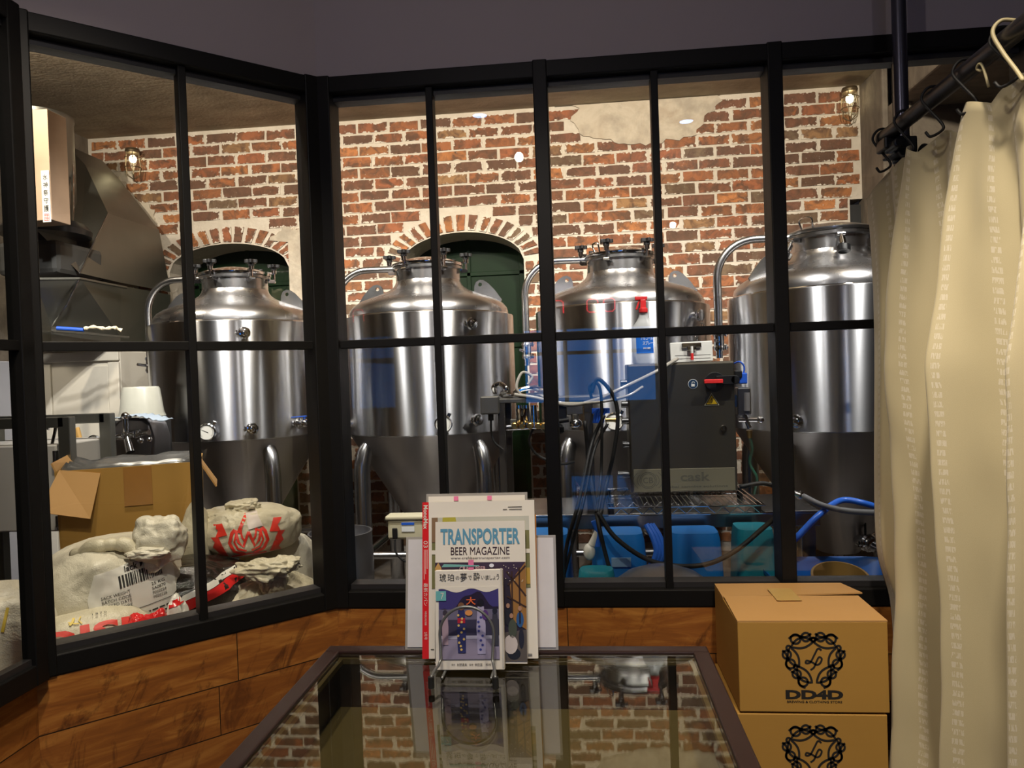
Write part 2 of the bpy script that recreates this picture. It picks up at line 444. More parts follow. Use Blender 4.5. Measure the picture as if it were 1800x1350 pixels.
def _brick():
    n = NT('weathered_brick'); p = n.pos()
    col = n.n('ShaderNodeVertexColor', layer_name='tint').outputs[0]
    sx = n.n('ShaderNodeSeparateXYZ'); n.l(n.n('ShaderNodeUVMap', uv_map='UVMap').outputs[0], sx.inputs[0])
    sy = n.n('ShaderNodeSeparateXYZ'); n.l(n.n('ShaderNodeUVMap', uv_map='size').outputs[0], sy.inputs[0])
    ex = n.math('MINIMUM', sx.outputs[0], n.math('SUBTRACT', sy.outputs[0], sx.outputs[0]))
    ey = n.math('MINIMUM', sx.outputs[1], n.math('SUBTRACT', sy.outputs[1], sx.outputs[1]))
    e = n.math('MINIMUM', ex, ey)
    no = n.noise(p, 42, 6, 0.7); no2 = n.noise(p, 7, 4, 0.6); no3 = n.noise(p, 12, 5, 0.6, 1.0)
    thr = n.math('ADD', n.math('MULTIPLY', n.math('SUBTRACT', no, 0.45), 0.065), n.math('MULTIPLY', n.math('SUBTRACT', no2, 0.55), 0.06))
    mort = n.math('GREATER_THAN', thr, e)
    fleck = n.math('GREATER_THAN', n.noise(p, 90, 4, 0.6), 0.70)
    c = n.mix(n.ramp(no3, [(0.40, (0, 0, 0)), (0.62, (0.92, 0.92, 0.92))]), col, (0.050, 0.024, 0.016))
    c = n.mix(n.math('MULTIPLY', n.noise(p, 25, 4), 0.3), c, (0.40, 0.22, 0.12))
    c = n.mix(n.math('MAXIMUM', mort, n.math('MULTIPLY', fleck, 0.7)), c, n.mix(no, (0.50, 0.43, 0.35), (0.80, 0.735, 0.655)))
    n.set(c, 0.8); n.bump(n.math('ADD', n.math('MULTIPLY', mort, 0.8), n.math('MULTIPLY', no, 0.7)), 0.6, 0.012); return n.m
M_BRICK = _brick()
TINTS = [(0.27, 0.075, 0.026), (0.34, 0.105, 0.030), (0.19, 0.058, 0.026), (0.09, 0.036, 0.022), (0.42, 0.15, 0.04), (0.14, 0.048, 0.027), (0.27, 0.145, 0.06), (0.12, 0.085, 0.05)]
TW = [5, 4, 4, 3, 3, 3, 2.0, 1.3]
PATCH = [(0.46, 3.08, 0.47, 0.30), (-2.02, 2.04, 0.17, 0.24), (-3.42, 2.60, 0.20, 0.18), (-3.22, 2.40, 0.20, 0.17), (-3.42, 2.25, 0.32, 0.22), (-3.50, 2.05, 0.30, 0.2), (1.8, 2.66, 0.02, 0.02)]
def bricks():
    R = random.Random(3); bm = bmesh.new(); uvl = bm.loops.layers.uv.new('UVMap'); uv2 = bm.loops.layers.uv.new('size'); cl = bm.loops.layers.color.new('tint')
    def slip(cs, y, w, h, bulge=0.006):
        cs = [Vector((c[0] + R.uniform(-.003, .003), y - bulge, c[1] + R.uniform(-.003, .003))) for c in cs]
        fr = [bm.verts.new(c) for c in cs]; bk = [bm.verts.new((c.x, y + 0.004, c.z)) for c in cs]
        f = bm.faces.new(fr)
        tint = R.choices(TINTS, TW)[0]; k = R.uniform(0.75, 1.25); tint = [min(1, t * k) ** (1 / 2.2) for t in tint] + [1]
        for lp, c2 in zip(f.loops, ((0, 0), (w, 0), (w, h), (0, h))): lp[uvl].uv = c2; lp[uv2].uv = (w, h); lp[cl] = tint
        for i in range(4):
            s = bm.faces.new((fr[i], bk[i], bk[(i + 1) % 4], fr[(i + 1) % 4]))
            for lp in s.loops: lp[uvl].uv = (0, 0); lp[uv2].uv = (w, h); lp[cl] = tint
    PW, PH = 0.222, 0.0782; BW, BH = 0.204, 0.064
    nrow = int(3.05 / PH)
    for r in range(nrow):
        z = 3.028 - PH * (r + 0.5)
        if z < 0.03: break
        x = -3.49 - R.uniform(0, .02) + (0.11 if r % 2 else 0)
        if r % 2: x -= 0.222
        while x < 1.86:
            ww = BW + R.uniform(-.008, .008); x0, x1 = x, x + ww; x += PW
            x0 = max(x0, -3.48); lim = 1.855 if z > 2.33 else 1.775; x1 = min(x1, lim)
            if x1 - x0 < 0.05: continue
            cx = (x0 + x1) / 2; skip = False
            for a in ARCH:
                for q in (x0, x1, cx):
                    pass
                if z > a[1]:
                    tz = (z - BH / 2 - a[1]) / (a[3] + 0.128)
                    if tz < 1:
                        ex = (a[2] + 0.128) * math.sqrt(1 - max(0, tz) ** 2); l2, r2 = a[0] - ex, a[0] + ex
                        if x0 < r2 and x1 > l2:
                            if x0 < l2: x1 = l2
                            elif x1 > r2: x0 = r2
                            else: skip = True
                if z <= a[1] and z - .03 < a[1]:
                    l, rr = a[0] - a[2], a[0] + a[2]
                    if x0 < rr + .01 and x1 > l - .01:
                        if x0 < l - 0.06 and x1 < rr: x1 = l - 0.012
                        elif x1 > rr + 0.06 and x0 > l: x0 = rr + 0.012
                        else: skip = True
            for (px, pz, rx, rz) in PATCH:
                d = ((cx - px) / rx) ** 2 + ((z - pz) / rz) ** 2
                if d < 1 + R.uniform(-.15, .2): skip = True
            if skip or x1 - x0 < 0.04: continue
            h = BH + R.uniform(-.004, .004); dz = R.uniform(-.003, .003)
            slip([(x0, z - h / 2 + dz), (x1, z - h / 2 + dz), (x1, z + h / 2 + dz), (x0, z + h / 2 + dz)], 5.0, x1 - x0, h)
    for a in ARCH:   # voussoirs
        cx, sz, hw, rise = a; N = 17
        for i in range(N):
            ang = math.radians(6 + 168 * (i + 0.5) / N); da = math.radians(168 / N) * 0.34
            cs = []
            for (q, k) in ((-1, 0.012), (1, 0.012), (1, 0.118), (-1, 0.118)):
                t = ang + q * da * (1.0 if k < .05 else 0.95); cs.append((cx - math.cos(t) * (hw + k), sz + math.sin(t) * (rise + k)))
            slip(cs, 4.996, 0.062, 0.11)
        for k in range(14):      # the jambs and underside of the recess, in brick as well
            pass
    me = bpy.data.meshes.new('wall_brickwork'); bm.to_mesh(me); bm.free(); me.materials.append(M_BRICK)
    o = bpy.data.objects.new('brick_facing', me); COL.objects.link(o); return o
wb = structure(back_wall(), 'lime-mortared brick wall behind the tanks')
bk = bricks(); bk.parent = wb
# smeared plaster patches left on the bricks
def patch(cx, cz, rx, rz, seed):
    R = random.Random(seed); n = 90; pts = []
    for i in range(n):
        a = 2 * PI * i / n; k = 1.10 + 0.28 * noise.noise(Vector((math.cos(a) * 2, math.sin(a) * 2, seed))) + 0.16 * noise.noise(Vector((math.cos(a) * 7, math.sin(a) * 7, seed)))
        z = cz + rz * k * math.sin(a)
        x = cx + rx * k * math.cos(a)
        for ar in ARCH:
            if ar[0] - ar[2] - .0 < x < ar[0] + ar[2] + .0 and z < ar[1] + ar[3]: x = ar[0] + ar[2] + .005 if cx > ar[0] else ar[0] - ar[2] - .005
        pts.append((max(-3.50, x), min(3.045, z)))
    M = Matrix(((1, 0, 0, 0), (0, 0, -1, 4.998), (0, 1, 0, 0), (0, 0, 0, 1)))
    o = MB().prism(pts, 0.011, M).done('plaster_patch', M_PLASTER, wb, bevel=0.005)
for i, p_ in enumerate(PATCH[:6]): patch(*p_, seed=i * 3.7 + 1)

# green shutters inside the two arched recesses
M_GREEN = plain('green_gloss_paint', (0.001, 0.013, 0.002), 0.5, 0, 0.5, 6, spec=0.15, bump=0.2)
for k, a in enumerate(ARCH):
    cx, sz, hw, rise = a
    d = thing('door_%d' % (k + 1), None, None, (cx, 5.31, 0)); structure(d, 'green painted shutter inside the %s arched recess' % ('left', 'right')[k])
    mb = MB(); mb.box((cx, 5.33, 1.15), (2 * hw, 0.04, 2.3)); mb.done('shutter_leaf', M_GREEN, d)
    mb = MB()
    for z in (0.9, 1.45, 1.98): mb.box((cx, 5.302, z), (2 * hw, 0.014, 0.03))
    mb.box((cx, 5.302, 1.15), (0.03, 0.014, 2.3)); mb.box((cx - hw + 0.03, 5.302, 1.15), (0.06, 0.014, 2.3)); mb.box((cx + hw - 0.03, 5.302, 1.15), (0.06, 0.014, 2.3))
    mb.done('shutter_batten', M_GREEN, d, bevel=0.003)

# black box put in for the dark of the gap beside the pillar
structure(MB().box((1.845, 5.06, 1.14), (0.10, 0.06, 2.28)).done('gap_shade_1', M_BLACK))

# plank-clad knee walls under the glazing and painted fascias above it
def seg_wall(name, p, q, z0, z1, th, mat, inward=1):
    p = Vector((p[0], p[1], 0)); q = Vector((q[0], q[1], 0)); d = (q - p).normalized(); nrm = Vector((-d.y, d.x, 0)) * th * inward
    bm = bmesh.new(); uvl = bm.loops.layers.uv.new('UVMap'); L = (q - p).length
    v = [bm.verts.new(p + Vector((0, 0, z0))), bm.verts.new(q + Vector((0, 0, z0))), bm.verts.new(q + Vector((0, 0, z1))), bm.verts.new(p + Vector((0, 0, z1)))]
    w_ = [bm.verts.new(x.co + nrm) for x in v]
    for idx in ([v[0], v[1], v[2], v[3]], [w_[3], w_[2], w_[1], w_[0]], [v[3], v[2], w_[2], w_[3]], [v[0], w_[0], w_[1], v[1]], [v[0], v[3], w_[3], w_[0]], [v[1], w_[1], w_[2], v[2]]):
        f = bm.faces.new(idx)
        for lp in f.loops: lp[uvl].uv = ((lp.vert.co - p).dot(d) + p.x * 3 + 20, 0.58 - lp.vert.co.z + 1.31)
    bmesh.ops.recalc_face_normals(bm, faces=bm.faces)
    me = bpy.data.meshes.new(name); bm.to_mesh(me); bm.free(); me.materials.append(mat)
    o = bpy.data.objects.new(name, me); COL.objects.link(o); return structure(o)
SILL = 0.58
E3 = Vector((-1.275, -0.9, 0)); RX = 2.93
seg_wall('wall_knee_front', A, (RX, 2.06), 0, SILL, 0.10, M_WOOD)
seg_wall('wall_knee_angled', B, A, 0, SILL, 0.10, M_WOOD)
seg_wall('wall_knee_left', E3, B, 0, SILL, 0.10, M_WOOD)
seg_wall('wall_fascia_front', A, (RX, 2.06), 2.12, CEIL, 0.10, M_FASCIA)
seg_wall('wall_fascia_angled', B, A, 2.12, CEIL, 0.10, M_FASCIA)
seg_wall('wall_fascia_left', E3, B, 2.12, CEIL, 0.10, M_FASCIA)
structure(MB().box((0.83, -0.02, 2.80), (4.18, 4.12, 0.04)).done('ceiling_room', plain('white_ceiling_paint', (0.35, 0.33, 0.32), 0.9)))
# the room behind: rear wall with a glazed street door
M_RWALL = plain('room_wall_paint', (0.16, 0.14, 0.12), 0.9)
mb = MB(); mb.box((-0.95, -3.3, 1.5), (0.66, 0.1, 3.0)); mb.box((1.95, -3.3, 1.5), (2.4, 0.1, 3.0)); mb.box((0.08, -3.3, 2.35), (1.40, 0.1, 1.3)); mb.box((0.08, -3.3, 0.45), (1.40, 0.1, 0.9))
structure(mb.done('wall_rear', M_RWALL))
structure(MB().box((-1.33, -2.1, 1.5), (0.1, 2.4, 3.0)).done('wall_rear_left', M_RWALL))
w4 = thing('window_4', None, None, (0.08, -3.3, 0.9)); structure(w4, 'street window in the rear wall')
mb = MB()
for x in (-0.60, -0.16, 0.30, 0.76): mb.box((x, -3.27, 1.3), (0.04, 0.05, 0.84))
for z in (0.91, 1.43, 1.69): mb.box((0.08, -3.27, z), (1.4, 0.05, 0.035))
mb.done('window_frame', M_FRAME, w4)
MB().box((0.08, -3.34, 1.3), (1.36, 0.01, 0.8)).done('dusk_light_panel', emit('dusk_blue', (0.02, 0.24, 0.80), 2.6), w4)

# black steel glazing, three runs
def member(mb, p, q, z0, z1, d0, d1):
    """bar along p->q (plan), from depth d0 to d1 behind the face"""
    p = Vector((p[0], p[1], 0)); q = Vector((q[0], q[1], 0)); d = (q - p).normalized(); n = Vector((-d.y, d.x, 0))
    v = []
    for z in (z0, z1):
        for (a, k) in ((p, d0), (q, d0), (q, d1), (p, d1)): v.append(a + n * k + Vector((0, 0, z)))
    mb.add(v, [(0, 1, 2, 3), (4, 7, 6, 5), (0, 4, 5, 1), (1, 5, 6, 2), (2, 6, 7, 3), (3, 7, 4, 0)])
M_SILLM = plain('grey_inner_bead', (0.022, 0.021, 0.022), 0.45)
def glazing(num, p, q, posts, mulls, lab, bar=1.349, slim=False):
    global member
    if slim:
        full = member; member = lambda mb, a, b, z0, z1, d0, d1: full(mb, a, b, z0, z1, d0 * .42 - .030, d1 * .42 - .030)
    w_ = thing('window_%d' % num, None, None, (p[0], p[1], SILL)); structure(w_, lab)
    p = Vector((p[0], p[1], 0)); q = Vector((q[0], q[1], 0)); d = (q - p).normalized(); L = (q - p).length
    P = lambda t: p + d * t
    mb = MB(); member(mb, P(0), P(L), SILL, 0.628, -0.004, 0.075); mb.done('bottom_rail', M_FRAME, w_, bevel=0.003)
    mb = MB(); member(mb, P(0), P(L), 2.076, 2.122, -0.004, 0.075); mb.done('top_rail', M_FRAME, w_, bevel=0.003)
    mb = MB(); member(mb, P(0), P(L), 0.626, 0.642, 0.022, 0.075); member(mb, P(0), P(L), 2.060, 2.078, 0.030, 0.075); mb.done('glazing_bead', M_SILLM, w_)
    mb = MB(); member(mb, P(0), P(L), bar - 0.012, bar + 0.012, 0.010, 0.050); mb.done('transom', M_FRAME, w_, bevel=0.002)
    for (t, wd) in posts:
        mb = MB(); member(mb, P(max(0, t - wd / 2)), P(min(L, t + wd / 2)), SILL + 0.001, 2.124, -0.008, 0.078); mb.done('post', M_FRAME, w_, bevel=0.003)
    for t in mulls:
        mb = MB(); member(mb, P(t - 0.010), P(t + 0.010), 0.62, 2.08, 0.008, 0.052); mb.done('mullion', M_FRAME, w_, bevel=0.002)
    ts = sorted([0] + [t for t, _ in posts] + [L])
    for a, b in zip(ts, ts[1:]):
        if b - a < 0.1: continue
        for (z0, z1) in ((0.63, bar), (bar, 2.07)):
            mb = MB(); member(mb, P(a + 0.006), P(b - 0.006), z0, z1, 0.038, 0.043); mb.done('glass_pane', M_GLASS, w_)
    if slim: member = full
    return w_
glazing(1, A, (RX, 2.06), [(0.012, 0.05), (0.645, 0.040), (1.285, 0.040), (1.95, 0.04), (2.6, 0.04)], [0.325, 0.962, 1.62, 2.28], 'black steel framed glazing in front of the tanks')
Lc = (A - B).length
glazing(2, B, A, [(0.016, 0.05), (Lc - 0.014, 0.05)], [Lc * 0.505], 'black steel framed glazing at an angle, before the malt sacks')
L3 = (B - E3).length
glazing(3, E3, B, [(L3 - 0.015, 0.045), (L3 - 0.75, 0.04)], [L3 - 0.38, L3 - 1.2], 'black steel framed glazing at the far left', slim=True)

# rail, vertical pole
# ------------------------------------------------------------ fermentation tanks
R0 = 0.465
def on_wall(phi, r, z): return Vector((r * math.sin(phi), -r * math.cos(phi), z))
def clamp_ring(mb, c, d, r):
    """tri-clamp: two flanges with a wing nut, axis d"""
    c = Vector(c); d = Vector(d).normalized(); M = d.to_track_quat('Z', 'Y').to_matrix()
    mb.lathe([(r * .8, -.012), (r * 1.15, -.010), (r * 1.3, 0), (r * 1.15, .010), (r * .8, .012)], 20, M, c)
    side = d.cross(Vector((0, 0, 1))).normalized() if abs(d.z) < .9 else Vector((1, 0, 0))
    mb.cyl(c + side * r * 1.2, c + side * r * 1.9, .004, n=8); mb.cyl(c + side * r * 1.45 - Vector((0, 0, .012)), c + side * r * 1.45 + Vector((0, 0, .014)), .005, n=8)
def port(parent, phi, z, kind):
    d = on_wall(phi, 1, 0); c = on_wall(phi, R0 - .006, z)
    if kind == 'gauge':
        mb = MB(); mb.cyl(c, c + d * .035, .012); o = mb.done('thermometer', M_STEEL, parent, True, local=True); o['label'] = 'round dial thermometer'
        M = d.to_track_quat('Z', 'Y').to_matrix(); f = c + d * .035
        MB().lathe([(.040, 0), (.044, .004), (.044, .020), (.039, .024), (.039, .018)], 32, M, f, caps=True).done('dial_case', M_CHROME, o, True, local=True)
        MB().lathe([(.0001, 0), (.0385, 0.0005)], 32, M, f + d * .0190).done('dial_face', M_PAPER, o, local=True)
        X = Vector((math.cos(phi), math.sin(phi), 0)); mm = frame_M(f + d * .0205, X, (0, 0, 1)); mb = MB()
        for k in range(24):
            a = math.radians(-40 + 260 * k / 23); ribbon(mb, [(math.cos(a) * .029, math.sin(a) * .029), (math.cos(a) * .035, math.sin(a) * .035)], .0015, mm)
        ribbon(mb, [(.008, -.004), (-.026, .012)], [.004, .001], mm); mb.done('dial_markings', M_INK, o, local=True)
        MB().cyl(c + d * .03 + Vector((.028, 0, .035)), c + d * .03 + Vector((.036, 0, .05)), .009).done('knob', M_CHROME, o, True, local=True)
        return
    mb = MB(); mb.cyl(c, c + d * .045, .020); clamp_ring(mb, c + d * .045, d, .024)
    if kind == 'port': mb.lathe([(.020, 0), (.020, .006), (.012, .010)], 20, d.to_track_quat('Z', 'Y').to_matrix(), c + d * .05)
    o = mb.done('port', M_CHROME, parent, True, local=True)
    if kind == 'chain':
        mb = MB(); 
        for k in range(7): mb.tube([c + d * .05 + Vector((.012 * math.sin(k * 1.3) - .03 * (k / 7), 0, -.03 - .021 * k)) + Vector((.006 * math.cos(q), 0, .012 * math.sin(q))) for q in [i * PI / 4 for i in range(8)]], .0025, 6, closed=True)
        mb.done('chain', M_CHROME, o, True, local=True)
    if kind == 'valve':
        mb = MB(); e = c + d * .06; mb.sphere(e + d * .02, .024, 10); mb.cyl(e + d * .03, e + d * .07, .017); clamp_ring(mb, e + d * .075, d, .021)
        v = mb.done('valve_body', M_CHROME, o, True, local=True)
        side = Vector((math.cos(phi), math.sin(phi), 0)); mb = MB(); M = Matrix((side, d, Vector((0, 0, 1)))).transposed()
        mb.cyl(e + d * .02, e + d * .02 + Vector((0, 0, .032)), .006); mb.box(e + d * .02 + Vector((0, 0, .036)) - side * .035, (.095, .016, .006), M)
        h = mb.done('lever', M_BLUEV, o, bevel=.002, local=True); h['label'] = 'blue vinyl covered lever'
def lobed(mb, c, r, h, n=5):
    pts = []
    for i in range(40):
        a = 2 * PI * i / 40; k = r * (0.80 + 0.20 * math.cos(n * a)); pts.append((k * math.cos(a), k * math.sin(a)))
    mb.prism(pts, h, Matrix.Translation(c)); mb.cyl(Vector(c) - Vector((0, 0, .016)), c, r * .45, n=12)
def tank(loc, label, ports, s=1.0, rz=0.0, swung=False, lug_rot=0.0, pipe=True, legrot=0.0, racking=None, clampoff=0.25, handle_deg=200):
    t = thing('fermentation_tank', label, 'fermentation tank', loc, 'conical fermentation tanks in a row')
    MB().lathe([(R0 - .02, .950), (R0 - .003, .948), (R0, .953), (R0, 1.562), (R0 - .002, 1.568), (R0 - .01, 1.571), (.437, 1.573)], 128, caps=False).done('jacket', M_BRUSH, t, True, local=True, ang=25)
    MB().lathe([(.437, 1.571), (.438, 1.590), (.432, 1.612), (.415, 1.634), (.382, 1.655), (.33, 1.676), (.27, 1.697), (.222, 1.718), (.195, 1.738), (.182, 1.757), (.178, 1.77)], 96, caps=False).done('dome', mat_steel('satin_dome', (.60, .59, .60), .27, .5) if 'satin_dome' not in MATS else MATS['satin_dome'], t, True, local=True, ang=50)
    MB().lathe([(.4405, 1.566), (.4445, 1.571), (.4405, 1.577)], 96, caps=False).done('weld_seam', M_CHROME, t, True, local=True)
    MB().lathe([(.462, .950), (.455, .940), (.097, .352), (.090, .343), (.020, .340), (.020, .315)], 96).done('cone', M_CONE, t, True, local=True, ang=20)
    MB().lathe([(.178, 1.768), (.176, 1.828), (.192, 1.832), (.192, 1.846), (.17, 1.846)], 72, caps=False).done('neck', M_STEEL, t, True, local=True)
    lid = MB().lathe([(.176, 1.848), (.194, 1.849), (.196, 1.853), (.196, 1.864), (.188, 1.867), (.150, 1.882), (.09, 1.897), (.0001, 1.903)], 72).done('manway_lid', M_CHROME if not swung else M_STEEL, t, True, local=True)
    a = math.radians(handle_deg); u = Vector((math.cos(a), math.sin(a), 0)); v = Vector((-u.y, u.x, 0)); c = u * .13
    MB().tube(spline([c - v * .035 + Vector((0, 0, 1.882)), c - v * .035 + u * .01 + Vector((0, 0, 1.925)), c + v * .035 + u * .01 + Vector((0, 0, 1.925)), c + v * .035 + Vector((0, 0, 1.882))], 6), .0045, 8).done('lid_handle', M_CHROME, lid, True, local=True)
    for k in range(6):
        a = 2 * PI * k / 6 + clampoff; u = Vector((math.cos(a), math.sin(a), 0)); v = Vector((-u.y, u.x, 0)); p = u * .212
        mb = MB(); mb.box(u * .197 + Vector((0, 0, 1.822)), (.03, .03, .02), Matrix((u, v, Vector((0, 0, 1)))).transposed()); mb.cyl(p - v * .016 + Vector((0, 0, 1.822)), p + v * .016 + Vector((0, 0, 1.822)), .009, n=10)
        if swung:
            q = p + u * .02; mb.cyl(p + Vector((0, 0, 1.822)), p + u * .035 + Vector((0, 0, 1.762)), .007, n=10); mb.cyl(p + u * .012 + Vector((0, 0, 1.80)), p + u * .03 + Vector((0, 0, 1.77)), .014, n=12)
            o = mb.done('lid_clamp', M_CHROME, t, True, local=True)
            e = p + u * .036 + Vector((0, 0, 1.76)); kb = MB(); kb.cyl(e, e + u * .010 - Vector((0, 0, .026)), .030, .026, n=10); kb.done('star_knob', M_BLACKP, o, bevel=.003, local=True)
        else:
            mb.cyl(p + Vector((0, 0, 1.822)), p + Vector((0, 0, 1.90)), .0065, n=10); mb.cyl(p + Vector((0, 0, 1.866)), p + Vector((0, 0, 1.892)), .014, n=12)
            mb.box(u * .198 + Vector((0, 0, 1.870)), (.036, .016, .010), Matrix((u, v, Vector((0, 0, 1)))).transposed())
            o = mb.done('lid_clamp', M_CHROME, t, True, local=True)
            kb = MB(); lobed(kb, p + Vector((0, 0, 1.902)), .037, .018); kb.done('star_knob', M_BLACKP, o, bevel=.002, local=True)
    for sgn in (-1, 1):
        d = Vector((math.cos(lug_rot), math.sin(lug_rot), 0)) * sgn
        M = frame_M(Vector((0, 0, 0)) - d.cross(Vector((0, 0, 1))) * .005, d, (0, 0, 1))
        out = [(.255, 1.69), (.258, 1.735), (.268, 1.757), (.288, 1.768), (.31, 1.765), (.335, 1.748), (.37, 1.71), (.408, 1.655), (.40, 1.635), (.33, 1.66)]
        hole = [(.290 + .011 * math.cos(q), 1.742 + .011 * math.sin(q)) for q in [i * PI / 6 for i in range(12)]]
        # plate with a drilled eye: outline bridged to the hole
        bm = bmesh.new(); ov = [bm.verts.new((x, y, 0)) for x, y in out]; hv = [bm.verts.new((x, y, 0)) for x, y in hole]
        ed = [bm.edges.new((ov[i], ov[(i + 1) % len(ov)])) for i in range(len(ov))] + [bm.edges.new((hv[i], hv[(i + 1) % len(hv)])) for i in range(len(hv))]
        bmesh.ops.triangle_fill(bm, use_beauty=True, use_dissolve=False, edges=ed)
        ex = bmesh.ops.extrude_face_region(bm, geom=bm.faces[:]); bmesh.ops.translate(bm, verts=[g for g in ex['geom'] if isinstance(g, bmesh.types.BMVert)], vec=(0, 0, .010))
        bm.transform(M); mb = MB(); mb.bm.free(); mb.bm = bm; mb.done('lifting_lug', M_STEEL, t, local=True)
    for k in range(4):
        a = PI / 4 + PI / 2 * k + legrot; u = Vector((math.cos(a), math.sin(a), 0))
        mb = MB(); mb.tube([u * .452 + Vector((0, 0, .02)), u * .452 + Vector((0, 0, .74)), u * .448 + Vector((0, 0, .80)), u * .43 + Vector((0, 0, .86)), u * .40 + Vector((0, 0, .91)), u * .36 + Vector((0, 0, .935))], [.042, .042, .042, .040, .034, .02], 20)
        l = mb.done('leg', M_STEEL, t, True, local=True)
        MB().lathe([(.05, 0), (.05, .012), (.02, .02), (.02, .03)], 20, None, u * .452).done('foot', M_STEEL, l, local=True)
    c4 = [Vector((math.cos(PI / 4 + PI / 2 * k + legrot), math.sin(PI / 4 + PI / 2 * k + legrot), 0)) * .452 + Vector((0, 0, .325)) for k in range(4)]
    for k in range(4): MB().cyl(c4[k], c4[(k + 1) % 4], .019, n=14).done('brace_tube', M_STEEL, t, True, local=True)
    if pipe:
        pts = [Vector((-.17, -.02, 1.845)), Vector((-.30, -.02, 1.848))] + [Vector((-.34 - .18 * math.sin(q), -.02, 1.668 + .18 * math.cos(q))) for q in [math.radians(9 * i) for i in range(11)]] + [Vector((-.52, -.02, 1.60)), Vector((-.52, -.02, 1.40))]
        p = MB().tube(pts, .019, 14).done('blow_off_pipe', M_STEEL, t, True, local=True)
        mb = MB(); e = Vector((-.52, -.02, 1.37)); clamp_ring(mb, e + Vector((0, 0, .03)), (0, 0, 1), .022); mb.cyl(e + Vector((0, 0, .02)), e - Vector((0, 0, .05)), .024); clamp_ring(mb, e - Vector((0, 0, .035)), (0, 0, 1), .022); mb.cyl(e - Vector((.0, 0, .01)), e - Vector((.03, .075, .0)), .008, n=8); mb.cyl(e - Vector((0, 0, .04)), e - Vector((0, 0, .085)), .016)
        mb.done('butterfly_valve', M_CHROME, p, True, local=True)
    for (phi, z, kind) in ports: port(t, phi, z, kind)
    mb = MB(); f = on_wall(racking or .5, .14, .43); d = Vector((math.sin(racking or .5), -math.cos(racking or .5), -.1)).normalized(); mb.cyl(f, f + d * .07, .028); clamp_ring(mb, f + d * .07, d, .033); mb.lathe([(.03, 0), (.03, .02), (.018, .022), (.018, .005)], 20, d.to_track_quat('Z', 'Y').to_matrix(), f + d * .08)
    o = mb.done('racking_valve', M_CHROME, t, True, local=True)
    MB().cyl(f + d * .05 + Vector((0, 0, .02)), f + d * .05 + Vector((0, 0, .12)), .005, n=8).sphere(f + d * .05 + Vector((0, 0, .13)), .014, 8).done('valve_stick', M_BLACKP, o, True, local=True)
    t.scale = (s, s, 1.0) if s != 1 else (1, 1, 1)
    return t
tank((-1.952, 4.0, 0), 'stainless conical tank nearest the duct, its dial thermometer behind the sacks', [(.13, 1.005, 'gauge'), (.56, 1.01, 'port'), (1.08, 1.02, 'valve'), (.52, 1.50, 'port'), (-1.18, 1.02, 'port')], lug_rot=.12, clampoff=.35)
tank((-0.833, 4.0, 0), 'stainless conical tank standing in front of the right arched green recess', [(-1.02, 1.01, 'port'), (.30, 1.01, 'gauge'), (.66, 1.02, 'port'), (.63, 1.50, 'port'), (-1.5, 1.34, 'valve')], clampoff=.1)
tank((0.225, 4.0, 0), 'stainless conical tank partly hidden behind the grey control cabinet', [(.80, 1.50, 'chain'), (-.9, 1.01, 'port'), (-.15, 1.0, 'gauge')], clampoff=.15)
tank((1.20, 3.62, 0), 'stainless conical tank beside the curtain with its lid clamps swung down', [(-.62, 1.0, 'port')], s=1.03, swung=True, clampoff=.42, lug_rot=.25, racking=.30, handle_deg=205)
M_TANK_DONE = True
# ------------------------------------------------------------ left side of the brewery
M_GALV = mat_steel('galvanised_sheet', (0.30, 0.30, 0.27), 0.45)
M_CREAM = plain('cream_enamel', (0.62, 0.58, 0.50), 0.42, 0, 0.05, 6)
M_GREYB = plain('blue_grey_enamel', (0.36, 0.36, 0.40), 0.45, 0, 0.06, 6)
M_PLY = plain('pale_plywood', (0.46, 0.32, 0.22), 0.6, 0, 0.18, 9)
M_YEL = plain('yellow_print', (0.62, 0.45, 0.05), 0.5)
M_REDP = plain('red_print', (0.70, 0.035, 0.02), 0.45)
V = Vector
def P3(x, y, Y): return at(x, y, Y)

